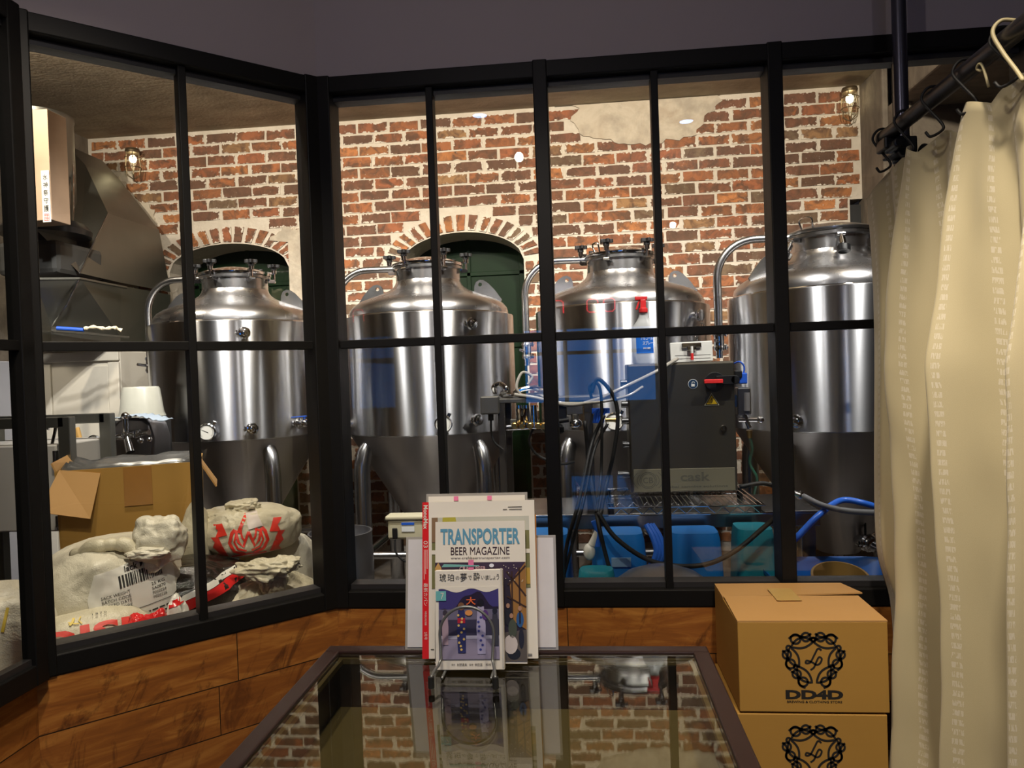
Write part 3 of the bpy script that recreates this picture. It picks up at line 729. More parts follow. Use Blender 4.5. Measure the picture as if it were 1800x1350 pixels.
# extractor hood: faceted galvanised sheet with flanges
def hood():
    Yf, Yb = 3.75, 4.75
    o = thing('extractor_hood', 'faceted galvanised sheet metal hood at the left end of the brick wall', 'hood', (-2.85, 4.2, 1.5))
    a = at(150, 290, 4.5); b = at(190, 375, 4.3); c = at(213, 497, 4.3); d = at(213, 590, 4.3); e = at(90, 573, 3.9); f = at(140, 488, 3.9); g = at(60, 488, 3.7); h = at(52, 573, 3.7)
    top = at(118, 255, 4.5); tl = at(60, 290, 4.0); inl = at(140, 480, 3.9); lft = at(60, 400, 3.7)
    ring_top = [at(60, 255, 4.1), top, a, at(150, 300, 4.75)]
    mb = MB()
    # upper faceted transition
    mb.add([inl, lft, at(60, 250, 3.9), top, a, b, c], [(0, 1, 2, 3), (0, 3, 4), (0, 4, 5), (0, 5, 6)])
    back = [V((v.x, 4.85, v.z)) for v in (a, b, c, top)]
    mb.add([top, a, b, c] + [back[3], back[0], back[1], back[2]], [(0, 1, 5, 4), (1, 2, 6, 5), (2, 3, 7, 6)])
    mb.done('upper_transition', M_GALV, o)
    mb = MB(); f2 = at(60, 492, 3.7); c2 = at(212, 502, 4.3); d2 = at(212, 592, 4.3); h2 = at(52, 612, 3.7); e2 = at(90, 605, 3.9); d3 = at(211, 612, 4.3)
    mb.add([f, c2, d2, e, g, h, e2, d3, h2, V((c2.x, 4.85, c2.z)), V((d3.x, 4.85, d3.z))], [(0, 1, 2, 3), (4, 0, 3, 5), (3, 2, 7, 6), (5, 3, 6, 8), (1, 9, 10, 7, 2)])
    mb.done('lower_cowl', M_GALV, o)
    for q, (pa, pb, pc) in enumerate(((at(60, 490, 3.68), at(140, 489, 3.88), at(222, 505, 4.3)), (at(52, 582, 3.68), at(90, 580, 3.88), at(226, 592, 4.3)))):
        mb = MB()
        for u, v in ((pa, pb), (pb, pc)):
            n = V((0.25, -0.3, 0)) * .12
            mb.add([u, v, v + n, u + n, u - V((0, 0, .012)), v - V((0, 0, .012)), v + n - V((0, 0, .012)), u + n - V((0, 0, .012))], [(0, 1, 2, 3), (4, 7, 6, 5), (0, 4, 5, 1), (3, 2, 6, 7), (1, 5, 6, 2), (0, 3, 7, 4)])
        mb.done('flange', M_GALV, o, bevel=.002)
    mb = MB(); mb.tube([f, at(118, 535, 3.88), e], .006, 8); mb.tube([inl, at(168, 420, 4.05), b], .004, 8); mb.done('folded_seam', M_STEEL, o)
    MB().tube([at(127, 225, 4.3), at(128, 430, 4.0)], .008, 8).done('steel_strip', M_CHROME, o)
    return o
HOOD = hood()
(MB().lathe([(.19, 0), (.19, .02), (.185, .03), (.185, .62), (.19, .63), (.19, .65)], 40, None, at(75, 385, 4.15) - V((0, 0, .03))).done('duct_drum', M_GALV, HOOD, True))
(MB().lathe([(.02, 0), (.225, .02), (.23, .05), (.20, .09), (.12, .12)], 40, None, at(82, 410, 3.9) - V((0, 0, .04))).done('duct_cowl', M_BLACKP, HOOD, True))
(MB().box(at(92, 462, 3.95), (.36, .4, .19)).done('fan_housing', plain('dark_grey_metal', (.05, .05, .048), .5), HOOD, bevel=.03))
# plywood box with the paper talisman
c0 = at(44, 290, 3.75); o = MB().box((at(44, 290, 3.53).x, 3.60, at(44, 290, 3.53).z - .005), (.27, .14, .57)).done('plywood_box', M_PLY, None, bevel=.003); tag(o, 'pinkish plywood box fixed high at the left, carrying a paper talisman', 'box')
tl = thing('paper_talisman', 'white paper talisman strip with brushed characters and a red seal', 'paper strip', at(80, 392, 3.525))
M = frame_M(at(81, 345, 3.527), (1, 0, 0), (0, 0, 1))
MB().box(M.translation, (.044, .002, .265)).done('paper', M_PAPER, tl)
Mt = frame_M(M.translation + V((0, -.0018, 0)), (1, 0, 0), (0, 0, 1))
lettering('brushed_characters', [('水', 0, .098, .026, .03), ('神', 0, .058, .026, .03), ('祭', 0, .018, .026, .03), ('守', 0, -.022, .026, .03), ('護', 0, -.062, .028, .034)], Mt, 0, 0, M_INK, tl, bold=.01)
mb = MB()
for z, hh in ((-.108, .032),):
    for k in range(5): ribbon(mb, [(-.014, z - hh / 2 + hh * k / 4), (.014, z - hh / 2 + hh * k / 4)], .0025, Mt)
    for k in range(4): ribbon(mb, [(-.013 + .0087 * k, z - hh / 2), (-.013 + .0087 * k, z + hh / 2)], .0018, Mt)
mb.done('red_seal', M_REDP, tl)
# brush lying on the hood flange
b = thing('long_brush', 'blue handled brush with a cream nap lying on the hood flange', 'brush', at(150, 578, 3.86))
MB().tube([at(100, 577, 3.80), at(147, 580, 3.84)], .012, 10).done('handle', M_BLUEV, b, True)
MB().tube(spline([at(148, 578, 3.84), at(165, 575, 3.86), at(185, 578, 3.88), at(200, 576, 3.9), at(214, 581, 3.92)], 4), [.010 + .004 * math.sin(k * 2.1) for k in range(17)], 10).done('nap', plain('cream_nap', (.72, .62, .45), .9, 0, .2, 60, bump=.6), b, True)

# cream steel cabinet
cb = thing('steel_cabinet', 'tall cream enamelled cabinet under the galvanised hood', 'cabinet', (-3.09, 4.4, 0))
MB().box((-3.09, 4.42, .735), (.52, .36, 1.47)).done('body', M_CREAM, cb, bevel=.008)
mb = MB()
x0, x1, zt = -3.34, -2.835, 1.47
mb.box((-3.09, 4.232, zt - .03), (.52, .02, .06)); mb.box((-3.315, 4.232, .70), (.07, .02, 1.40)); mb.box((-2.865, 4.232, .70), (.07, .02, 1.40)); mb.done('door_surround', M_CREAM, cb, bevel=.004)
mb = MB(); mb.box((-3.09, 4.236, 1.05), (.37, .012, .66)); mb.box((-3.09, 4.236, .36), (.37, .012, .66)); o = mb.done('door_panel', M_CREAM, cb, bevel=.003)
MB().box((-2.93, 4.226, .86), (.008, .01, .10)).done('handle', M_CHROME, o)
k2 = thing('storage_locker', 'narrow blue-grey locker squeezed in left of the cream cabinet', 'locker', (-3.43, 4.1, 0))
MB().box((-3.425, 4.15, .71), (.13, .5, 1.42)).done('body', M_GREYB, k2, bevel=.006); MB().box((-3.425, 3.894, .71), (.125, .012, 1.40)).done('door', M_GREYB, k2, bevel=.004)
MB().box(at(62, 640, 3.885), (.02, .015, .13)).done('handle', M_BLACKP, k2, bevel=.004)
# white container turned upside down on a dark stand
p = at(250, 735, 3.40)
o = MB().lathe([(.105, 0), (.108, .01), (.10, .03), (.085, .145), (.078, .155), (.0001, .157)], 48, None, p).done('plastic_tub', plain('cream_plastic', (.55, .53, .44), .3), None, True); tag(o, 'cream plastic tub turned upside down behind the pump, left of the tanks', 'tub')
tag(MB().box((p.x, p.y, p.z / 2 - .002), (.20, .18, p.z - .006)).done('equipment_stand', plain('black_stand', (.015, .014, .013), .5), None, bevel=.01), 'dark stand under the upturned cream tub', 'stand')
# pump head with the valves
pm = thing('pump', 'stainless pump head with dial gauge and valves behind the cardboard box', 'pump', (at(235, 790, 3.0).x, 3.05, 0))
c = at(232, 770, 3.05)
prof = [(-.098, -.13), (.098, -.13), (.10, .0), (.085, .06), (.055, .085), (0, .09), (-.055, .085), (-.085, .06), (-.10, .0)]
MB().prism(prof, .14, Matrix(((1, 0, 0, c.x), (0, 0, 1, c.y), (0, 1, 0, c.z), (0, 0, 0, 1)))).done('housing', mat_steel('dark_steel', (.26, .25, .26), .3), pm, True, bevel=.012, ang=40)
MB().box((c.x, c.y + .07, (c.z - .13) / 2), (.13, .12, c.z - .13)).done('pedestal', M_BLACKP, pm, bevel=.01)
pa, pb = at(182, 772, 2.98), at(262, 760, 2.98)
mb = MB(); mb.cyl(pa, pb, .013); mid = (pa + pb) / 2; mb.cyl(mid + V((.0, 0, .09)), mid + V((0, 0, -.0)), .012); mb.cyl(mid + V((.0, 0, .0)), mid + V((.03, -.02, -.07)), .014, .018)
for tt in (.25, .5, .75): clamp_ring(mb, pa.lerp(pb, tt), pb - pa, .016)
mb.sphere(mid + V((0, 0, .085)), .018, 8); mb.sphere(pb + V((.0, 0, -.03)), .012, 8); mb.sphere(pb + V((-.04, 0, -.035)), .013, 8)
mb.done('pipe_work', M_CHROME, pm, True)
mb = MB(); gc = at(164, 779, 2.93); Mg = V((0, -1, .1)).to_track_quat('Z', 'Y').to_matrix()
g = MB().lathe([(.02, -.02), (.033, -.012), (.035, 0), (.031, .004), (.030, 0)], 32, Mg, gc).done('pressure_gauge', M_BLACKP, pm, True); MB().lathe([(.0001, .001), (.030, .001)], 32, Mg, gc).done('dial_face', M_PAPER, g)
mb = MB(); ribbon(mb, [(-.015, .012), (.008, -.006)], .002, frame_M(gc + V((0, -.004, 0)), (1, 0, 0), (0, 0, 1))); mb.done('needle', M_INK, g)
mb = MB(); c_ = at(232, 738, 2.99)
for i in range(1):
    n_, m_ = 24, 6
    vs = []; 
    for a in range(n_ + 1):
        for b_ in range(m_ + 1):
            t = a / n_; x = -.075 + .2 * t; z = .02 - .5 * max(0, x - .02) ** 1.3 - .25 * max(0, -x - .03) + .004 * math.sin(a * 1.7 + b_); vs.append(c_ + V((x, -.01 + .12 * b_ / m_, z)))
    mb.add(vs, [(a * (m_ + 1) + b_, (a + 1) * (m_ + 1) + b_, (a + 1) * (m_ + 1) + b_ + 1, a * (m_ + 1) + b_ + 1) for a in range(n_) for b_ in range(m_)])
o = mb.done('cleaning_cloth', plain('pale_blue_cloth', (.42, .50, .60), .8, 0, .1, 80), None, True); o.modifiers.new('s', 'SOLIDIFY').thickness = .003; tag(o, 'pale blue cloth draped over the top of the pump', 'cloth')
o = MB(); a_, b_ = at(158, 808, 3.05), at(141, 742, 3.1); d_ = (b_ - a_).normalized(); o.box((a_ + b_) / 2 - V((0, 0, .12)) - d_ * .05, (.028, .02, .50), Matrix((d_.cross(V((0, 1, 0))), V((0, 1, 0)), d_)).transposed()); o = o.done('wooden_paddle', plain('ochre_wood', (.56, .32, .09), .5, 0, .2, 12), None, bevel=.006); tag(o, 'yellowish wooden mash paddle handle leaning behind the cardboard box', 'paddle')
# grey steel box on a trolley at the far left
gx = thing('control_trolley', 'grey enamelled equipment box on a steel frame at the far left window', 'equipment box', (-2.14, 2.7, 0))
f0 = at(97, 782, 2.6); zt = f0.z
MB().box((f0.x - .24, 2.78, (zt + .72) / 2 - .01), (.47, .34, zt - .70)).done('body', M_GREYC, gx, bevel=.006)
mb = MB(); 
for z in (.99, .74): mb.box((f0.x - .004, 2.605, z), (.012, .02, .045))
mb.done('hinge', M_STEEL, gx, bevel=.002)
fx = f0.x + .035
for dy in (2.62, 2.86):
    mb = MB(); mb.box((fx, dy, .57), (.05, .035, 1.14)); mb.done('leg', M_GALV, gx, bevel=.003)
    mb = MB(); mb.box((fx - .50, dy, .57), (.05, .035, 1.14)); mb.done('leg', M_GALV, gx, bevel=.003)
mb = MB(); mb.box((fx - .25, 2.62, 1.12), (.5, .035, .04)); mb.box((fx - .25, 2.86, 1.12), (.5, .035, .04)); mb.done('top_rail', M_GALV, gx, bevel=.003)
MB().tube(spline([at(84, 755, 2.63), at(90, 742, 2.63), at(99, 742, 2.63), at(98, 752, 2.63), at(92, 780, 2.63)], 5), .006, 8).done('hook_rod', M_CHROME, gx, True)
tag(MB().tube(spline([at(112, 790, 2.95), at(122, 795, 2.95), at(130, 812, 3.0), at(138, 850, 3.0), at(136, 960, 3.0)], 6), .012, 10).done('grey_hose', plain('grey_rubber', (.16, .16, .17), .5), None, True), 'grey hose drooping behind the flap of the cardboard box', 'hose')

# pallets under the sacks
def pallet(loc, rz, z, label):
    t = thing('wooden_pallet', label, 'pallet', (loc[0], loc[1], z), 'pallets under the malt sacks', rz)
    mb = MB()
    for k in range(7): mb.box((0, -.40 + .133 * k, .123), (1.16, .10, .018))
    mb.done('deck_board', M_PLYD, t, local=True, bevel=.002)
    for y in (-.38, 0, .38): MB().box((0, y, .057), (1.16, .07, .114)).done('stringer', M_PLYD, t, local=True)
M_PLYD = plain('weathered_pallet_wood', (.20, .14, .08), .8, 0, .25, 12)
for k in range(3): pallet((-1.42, 2.36), math.radians(43), .136 * k + .002, ('lowest', 'middle', 'topmost')[k] + ' wooden pallet under the malt sacks')
PT = .41

# ---- sacks
def sack_geom(c, rad, rz, seed, gather=None, lump=.05, wr=.010, flat=-.8, p=.75, pinch=.3, folds=11, nu=120, nv=72, famp=.03, gw=.45, fold_all=0.0):
    c = V(c); Rm = Matrix.Rotation(rz, 3, 'Z'); vs = []; fs = []
    G = V(gather).normalized() if gather is not None else None
    if G is not None:
        e1 = G.cross(V((0.3, 1, 0.1))).normalized(); e2 = G.cross(e1)
    for j in range(nv + 1):
        th = PI * j / nv
        for i in range(nu):
            ph = 2 * PI * i / nu; d = V((math.sin(th) * math.cos(ph), math.sin(th) * math.sin(ph), -math.cos(th)))
            q = V([math.copysign(abs(x) ** p, x) for x in d]); k = 1.0
            sd = V((seed, seed * 1.7, -seed))
            k += lump * 1.6 * noise.noise(d * 1.6 + sd) + lump * .6 * noise.noise(d * 3.5 + sd)
            rdg = 1 - abs(noise.noise(V((d.x * 5, d.y * 5, d.z * 3)) + sd * 2)) * 2.2
            cr = 1 - abs(noise.noise(d * 11 + sd * 3)) * 2.0
            k += wr * 1.3 * rdg + wr * 1.0 * cr
            if G is not None:
                u = d.dot(G); fi = math.acos(max(-1, min(1, u))); a = math.atan2(d.dot(e1), d.dot(e2))
                fo = 1 - abs(math.sin(a * folds / 2 + 2.2 * noise.noise(d * 2 + sd))) * 1.5 + .5 * math.sin(a * folds * 1.7 + seed)
                k += famp * 1.1 * fo * (math.exp(-(fi / gw)) + fold_all) * min(1, fi / .06)
                k += pinch * math.exp(-(fi / .22) ** 2)
            v = V((q.x * rad[0], q.y * rad[1], q.z * rad[2])) * k
            if v.z < flat * rad[2]: v.z = flat * rad[2] - (flat * rad[2] - v.z) * .12
            vs.append(c + Rm @ v)
    for j in range(nv):
        for i in range(nu): fs.append((j * nu + i, j * nu + (i + 1) % nu, (j + 1) * nu + (i + 1) % nu, (j + 1) * nu + i))
    return vs, fs
def sack(label, c, rad, rz, seed, mat, group=None, cat='sack', name='malt_sack', z0=None, **kw):
    t = thing(name, label, cat, (c[0], c[1], c[2] - rad[2]), group)
    vs, fs = sack_geom(c, rad, rz, seed, **kw)
    if z0 is not None:
        zm = min(v.z for v in vs)
        vs = [V((v.x, v.y, z0 + (v.z - zm) * ((c[2] + rad[2] - z0) / (c[2] + rad[2] - zm)))) for v in vs]
    mb = MB(); mb.add(vs, fs); o = mb.done('sack_body', mat, t, True, ang=180)
    bvh = BVHTree.FromPolygons(vs, fs)
    return t, bvh
def tuft(parent, base, d, ln, r, seed, mat, name='gathered_neck', spread=2.2):
    """crumpled mouth of a tied bag, opening out along d"""
    d = V(d).normalized(); M = d.to_track_quat('Z', 'Y').to_matrix(); n, mm = 64, 14; vs = []
    for j in range(mm + 1):
        t = j / mm; rr = r * (1.0 + (spread - 1) * t ** 1.2) * (1 if j else 1.2)
        for i in range(n):
            a = 2 * PI * i / n; f = 1 + (.10 + .42 * t) * (math.sin(5 * a + seed + 2 * t) * .6 + math.sin(9 * a + seed * 2 - 1.5 * t) * .4) + .5 * t * noise.noise(V((math.cos(a) * 2, math.sin(a) * 2, t * 2 + seed)))
            L = ln * t * (1 + .35 * noise.noise(V((math.cos(a) * 1.5, math.sin(a) * 1.5, seed))) * t)
            vs.append(V(base) + M @ V((rr * f * math.cos(a), rr * f * math.sin(a) * .75, L)))
    fs = [(j * n + i, j * n + (i + 1) % n, (j + 1) * n + (i + 1) % n, (j + 1) * n + i) for j in range(mm) for i in range(n)]
    k = len(vs); vs.append(sum(vs[-n:], V()) / n - d * ln * .55); fs += [((mm) * n + i, mm * n + (i + 1) % n, k) for i in range(n)]
    mb = MB(); mb.add(vs, fs); o = mb.done(name, mat, parent, True, ang=180); return o
def decal(name, mat, parent, bvhs, org, xd, yd, bms, step=.012, dist=1.0, off=.003, label=None):
    """flat artwork laid onto a curved surface: cut into small facets, then dropped on along the plane normal"""
    M = frame_M(org, xd, yd); nrm = M.to_3x3() @ V((0, 0, -1)); mb = MB()
    for bm in bms: put(mb, bm, Matrix.Identity(4))
    bm = mb.bm
    xs = [v.co.x for v in bm.verts]; ys = [v.co.y for v in bm.verts]
    bmesh.ops.triangulate(bm, faces=bm.faces[:])
    x = min(xs) + step
    while x < max(xs): bmesh.ops.bisect_plane(bm, geom=bm.verts[:] + bm.edges[:] + bm.faces[:], plane_co=(x, 0, 0), plane_no=(1, 0, 0)); x += step
    y = min(ys) + step
    while y < max(ys): bmesh.ops.bisect_plane(bm, geom=bm.verts[:] + bm.edges[:] + bm.faces[:], plane_co=(0, y, 0), plane_no=(0, 1, 0)); y += step
    kill = []
    for v in bm.verts:
        o = M @ V((v.co.x, v.co.y, 0)) - nrm * .6
        h = None
        for b in bvhs:
            r = b.ray_cast(o, nrm)
            if r[0] is not None and (h is None or r[3] < h[3]): h = r
        if h is None: kill.append(v)
        else: v.co = h[0] - nrm * off
    bmesh.ops.delete(bm, geom=kill, context='VERTS')
    o = mb.done(name, mat, parent, True, ang=180)
    if label: o['label'] = label
    return o
def quad_bm(pts):
    bm = bmesh.new(); bm.faces.new([bm.verts.new((x, y, 0)) for x, y in pts]); return bm
def rib_bm(pts, wd, closed=False):
    mb = MB(); ribbon(mb, pts, wd, Matrix.Identity(4), closed); return mb.bm
def tx_bm(s, x, y, w_, h_, bold=0.0):
    bm = text_bm(s, w_, h_, bold); bmesh.ops.translate(bm, verts=bm.verts, vec=(x, y, 0)); return bm
def view_axes(c):
    d = (V(c) - CAM); d.z = 0; d.normalize(); return V((d.y, -d.x, 0)), V((0, 0, 1)), d

# big white sack with the printed label
cS1 = at(198, 1052, 2.08)
s1, b1 = sack('big white malt sack with a printed weight label and barcode, in the front at left', cS1, (.215, .20, .185), -.7, 2.3, M_SACK, z0=PT, gather=(.75, -.3, .75), pinch=.12, wr=.006, lump=.022, famp=.015, folds=9, gw=.5)
xa, ya, da = view_axes(cS1); tilt = math.radians(-7)
xt = xa * math.cos(-tilt) + ya * math.sin(-tilt)
lb = at(226, 1052, 1.93)
bars = []
R5 = random.Random(5); x = -.012
while x < .075:
    w_ = R5.choice((.0016, .0026, .004)); bars.append(quad_bm([(x, .027), (x + w_, .027), (x + w_, .052), (x, .052)])); x += w_ + R5.choice((.0015, .0025))
arts = bars + [tx_bm('lack Malt', .032, .062, .060, .012, .015)]
for k, (l_, r_) in enumerate((('SACK WEIGHT', '25 KG'), ('BATCH CODE', 'SA0870'), ('PACKED DATE', 'P020224'), ('BEST BEFORE', 'P020226'))):
    arts += [tx_bm(l_, -.022, .016 - .0095 * k, .056, .0065), tx_bm(r_, .062, .015 - .0095 * k, .028, .006)]
for k in range(3):
    x = -.045
    while x < .085:
        w_ = R5.uniform(.004, .012); arts.append(rib_bm([(x, -.040 - .009 * k), (x + w_, -.040 - .009 * k)], .003)); x += w_ + .003 + (.012 if -.01 < x < .0 else 0)
arts.append(rib_bm([(-.06, -.026), (.09, -.026)], .0012))
decal('printed_label', plain('label_paper', (.74, .72, .66), .4), s1, [b1], lb, xt, (0, 0, 1), [quad_bm([(x * 1.3, y * 1.3) for x, y in [(-.075, -.066), (.075, -.075), (.095, -.03), (.10, .03), (.09, .074), (-.055, .068), (-.075, .02)]])], .008, off=.005, label='white stitched-on label patch')
for q_ in arts: bmesh.ops.scale(q_, vec=(1.3, 1.3, 1), verts=q_.verts)
decal('label_print', M_INK, s1, [b1], lb, xt, (0, 0, 1), arts, .008, off=.0075)
decal('red_print', M_REDP, s1, [b1], at(118, 975, 1.75), xa * .8 + ya * .45, ya, [tx_bm('STORIO', 0, 0, .15, .028, .03)], .01, off=.003)
def crumple(parent, c, rad, seed, mat, name='gathered_mouth', rz=0.0, **kw):
    vs, fs = sack_geom(c, rad, rz, seed, flat=-2, p=kw.pop('p', .9), **kw); mb = MB(); mb.add(vs, fs); return mb.done(name, mat, parent, True, ang=50)
crumple(s1, at(282, 948, 2.03), (.076, .055, .070), 4.4, M_SACK, lump=.16, wr=.009, gather=(-.1, -.5, -.8), folds=5, famp=.10, gw=1.5)
crumple(s1, at(262, 972, 1.97), (.055, .028, .015), 7.4, M_SACK, rz=.3, lump=.25, wr=.03)
mb = MB()
pts = spline([at(132, 975, 1.98), at(165, 962, 1.97), at(205, 958, 1.98), at(245, 972, 1.99), at(285, 985, 2.0)], 8)
mb.tube([p_ + V((0, 0, .012 * noise.noise(p_ * 30))) for p_ in pts], [.020 + .010 * noise.noise(V((k * .35, 2, 1))) for k in range(len(pts))], 14); mb.done('folded_top_hem', M_SACK2, s1, True, ang=180)

# sack with the red woven emblem
cS2 = at(432, 956, 2.47)
s2, b2 = sack('cream malt sack with a big red emblem on top of the pile', cS2, (.185, .17, .135), -.4, 5.1, M_SACK2, gather=(.12, -.50, .80), pinch=.16, wr=.008, folds=13, famp=.045, gw=.6, z0=.66)
xa2, ya2, _ = view_axes(cS2)
em = []
o2 = at(438, 958, 2.2)
for s_ in (-1, 1):
    em.append(rib_bm([(s_ * .012, -.052), (s_ * .045, -.040), (s_ * .060, -.012), (s_ * .052, .018), (s_ * .042, .030)], .010))
    em.append(rib_bm([(s_ * .008, -.040), (s_ * .034, -.030), (s_ * .045, -.008), (s_ * .038, .020), (s_ * .020, .028)], .006))
    em.append(rib_bm([(s_ * .040, .028), (s_ * .032, -.008), (s_ * .018, -.026), (s_ * .004, .012), (0, .022)], .008))
    em.append(rib_bm([(s_ * .026, .034), (s_ * .020, .004), (s_ * .010, -.010)], .006))
    for (ax, ay, k) in ((.088, .026, .022), (.100, -.010, .018), (.088, -.046, .024)):
        em.append(quad_bm([(s_ * (ax - k), ay - k * .6), (s_ * (ax + k * .7), ay - k), (s_ * (ax + k * .3), ay), (s_ * (ax + k), ay + k * .8), (s_ * (ax - k * .3), ay + k)]))
em.append(rib_bm([(-.055, -.060), (0, -.052), (.055, -.060)], .006)); em.append(rib_bm([(0, .075), (-.02, .045), (-.032, .02)], .010)); em.append(rib_bm([(-.050, -.068), (-.02, -.072), (.02, -.068), (.05, -.074)], .006))
decal('red_emblem', M_REDP, s2, [b2], o2, xa2, ya2, em, .010, off=.004)
decal('red_lettering', M_REDP, s2, [b2], at(462, 893, 2.3), xa2 - ya2 * .3, ya2 + xa2 * .2, [tx_bm('55 L', 0, 0, .05, .016, .03), tx_bm('MALT', -.12, .004, .07, .012, .03)], .01, off=.004)
decal('paper_tag', plain('pinkish_label', (.66, .58, .54), .5), s2, [b2], at(443, 918, 2.3), xa2, ya2, [quad_bm([(-.020, .028), (.014, .028), (.034, -.018), (-.012, -.024)])], .01, off=.006)
crumple(s2, at(428, 890, 2.42), (.055, .045, .022), 3.0, M_SACK2, name='gathered_neck', lump=.25, wr=.035)
s2b, _ = sack('plain white sack slumped behind the red emblem sack, beside the keg', at(492, 1015, 2.62), (.14, .13, .17), .3, 8.2, M_SACK, z0=PT, wr=.008)
s2c, _ = sack('crumpled white sack wedged between the cardboard box and the red emblem sack', at(348, 978, 2.34), (.055, .06, .17), .2, 11.2, M_SACK2, z0=PT, wr=.012, gather=(.2, -.4, 1))
# tied bag at the right
cS3 = at(478, 1066, 2.24)
s3, b3 = sack('crumpled cream bag with a tied ruffled neck, lowest right by the corner post', cS3, (.175, .12, .095), .75, 3.3, M_SACK2, gather=(.0, -.25, 1), pinch=.30, wr=.010, folds=15, famp=.06, gw=.8, z0=PT, p=.85)
crumple(s3, at(480, 1022, 2.16), (.040, .035, .045), 5.5, M_SACK2, name='tied_neck', lump=.1, wr=.03, gather=(0, -.2, 1), folds=9, famp=.08, gw=2.5)
crumple(s3, at(462, 1000, 2.14), (.085, .04, .028), 9.5, M_SACK2, name='ruffled_mouth', rz=-.2, lump=.30, wr=.03, folds=9, gather=(.2, -.3, -1), famp=.13, gw=1.6)
crumple(s3, at(500, 992, 2.16), (.045, .035, .022), 12.5, M_SACK2, name='ruffled_mouth', rz=.3, lump=.30, wr=.04, gather=(-.2, -.3, -1), folds=7, famp=.12, gw=1.6)
x3, y3, _ = view_axes(cS3)
decal('yellow_print', M_YEL, s3, [b3], at(492, 1060, 2.0), x3, y3, [quad_bm([(-.010, -.030), (.006, -.030), (.014, .028), (.002, .030)]), quad_bm([(-.022, -.026), (-.014, -.028), (-.002, .02), (-.008, .022)])], .01)
# sack lying at the sill with red capitals
cS4 = at(165, 1122, 1.86)
s4, b4 = sack('flat malt sack at the sill with red capitals and a small year printed above', cS4, (.165, .09, .075), math.radians(43), 6.3, M_SACK2, wr=.006, lump=.04, z0=PT, p=.7)
x4 = V((1, .93, 0)).normalized()
decal('red_capitals', M_REDP, s4, [b4], at(165, 1118, 1.80), x4, V((-.55, .59, .75)), [tx_bm('DISP', .0, -.002, .27, .060, .03)], .008, off=.007)
decal('year_print', M_INK, s4, [b4], at(172, 1097, 1.86), x4, V((-.55, .59, .75)), [tx_bm('1 8 7 0', 0, 0, .034, .007, .01)], .01, off=.008)
decal('yellow_wheat_print', M_YEL, s4, [b4], at(130, 1100, 1.80), x4, V((-.55, .59, .75)), [rib_bm([(-.012, -.01), (-.004, .0), (.0, .012)], .006), rib_bm([(.016, -.012), (.010, .0), (.016, .013)], .003), rib_bm([(-.014, .0), (.0, -.008), (.01, -.01)], .004)], .01, off=.004)
# dark film bags with red and white bands
cS5 = at(330, 1052, 2.16)
s5, b5 = sack('shiny dark film bag with a red and white band, crushed under the red emblem sack', cS5, (.20, .13, .115), math.radians(35), 9.1, M_DARKBAG, wr=.014, lump=.09, z0=PT, p=.7, name='film_bag', cat='bag')
x5, y5, _ = view_axes(cS5)
M_REDF = plain('red_film', (.60, .02, .02), .2); M_WHF = plain('white_film', (.72, .70, .64), .25)
decal('red_band', M_REDF, s5, [b5], at(385, 1066, 1.9), x5 + y5 * .26, y5, [quad_bm([(-.13, -.040), (.12, -.02), (.12, .004), (-.13, -.008)])], .015)
decal('white_band', M_WHF, s5, [b5], at(385, 1066, 1.9), x5 + y5 * .26, y5, [quad_bm([(-.11, -.006), (.12, .006), (.12, .022), (-.09, .012)])], .015)
s7, b7 = sack('small red and white film packet poking out beside the year printed sack', at(262, 1108, 1.86), (.055, .045, .050), .5, 13.0, M_REDF, wr=.02, lump=.12, name='film_packet', cat='packet', z0=PT, p=.6)
x7, y7, _ = view_axes(at(262, 1108, 1.86))
decal('white_flash', M_WHF, s7, [b7], at(262, 1095, 1.75), x7, y7, [quad_bm([(-.02, .0), (.03, .01), (.045, .05), (-.02, .03)])], .01, off=.004)
s8, b8 = sack('small upright film packet, white over red, next to the window mullion', at(312, 1090, 1.98), (.028, .035, .065), .2, 14.0, M_WHF, wr=.015, lump=.1, name='film_packet', cat='packet', z0=PT, p=.7)
x8, y8, _ = view_axes(at(312, 1090, 1.98))
decal('red_stripe', M_REDF, s8, [b8], at(311, 1083, 1.85), x8, y8, [quad_bm([(-.03, -.012), (.03, -.002), (.03, .016), (-.03, .004)])], .01, off=.004)
s9, b9 = sack('blue-violet cloth bundle poking out under the red emblem sack', at(442, 1005, 2.36), (.050, .05, .020), .1, 15.0, plain('violet_cloth', (.16, .15, .34), .7, bump=.3), wr=.02, name='cloth_bundle', cat='cloth', p=.7, nu=60, nv=40)
# sack beyond the far-left pane
s6, b6 = sack('white malt sack behind the far-left pane, with a gold wheat print', at(-12, 1118, 1.80), (.15, .12, .14), .4, 17.0, M_SACK, z0=PT, wr=.010)
x6, y6, _ = view_axes(at(-4, 1118, 1.8))
decal('gold_wheat_print', M_YEL, s6, [b6], at(12, 1098, 1.7), x6, y6, [rib_bm([(.004, .03), (-.004, .0), (-.010, -.026)], .007)], .01, off=.004)

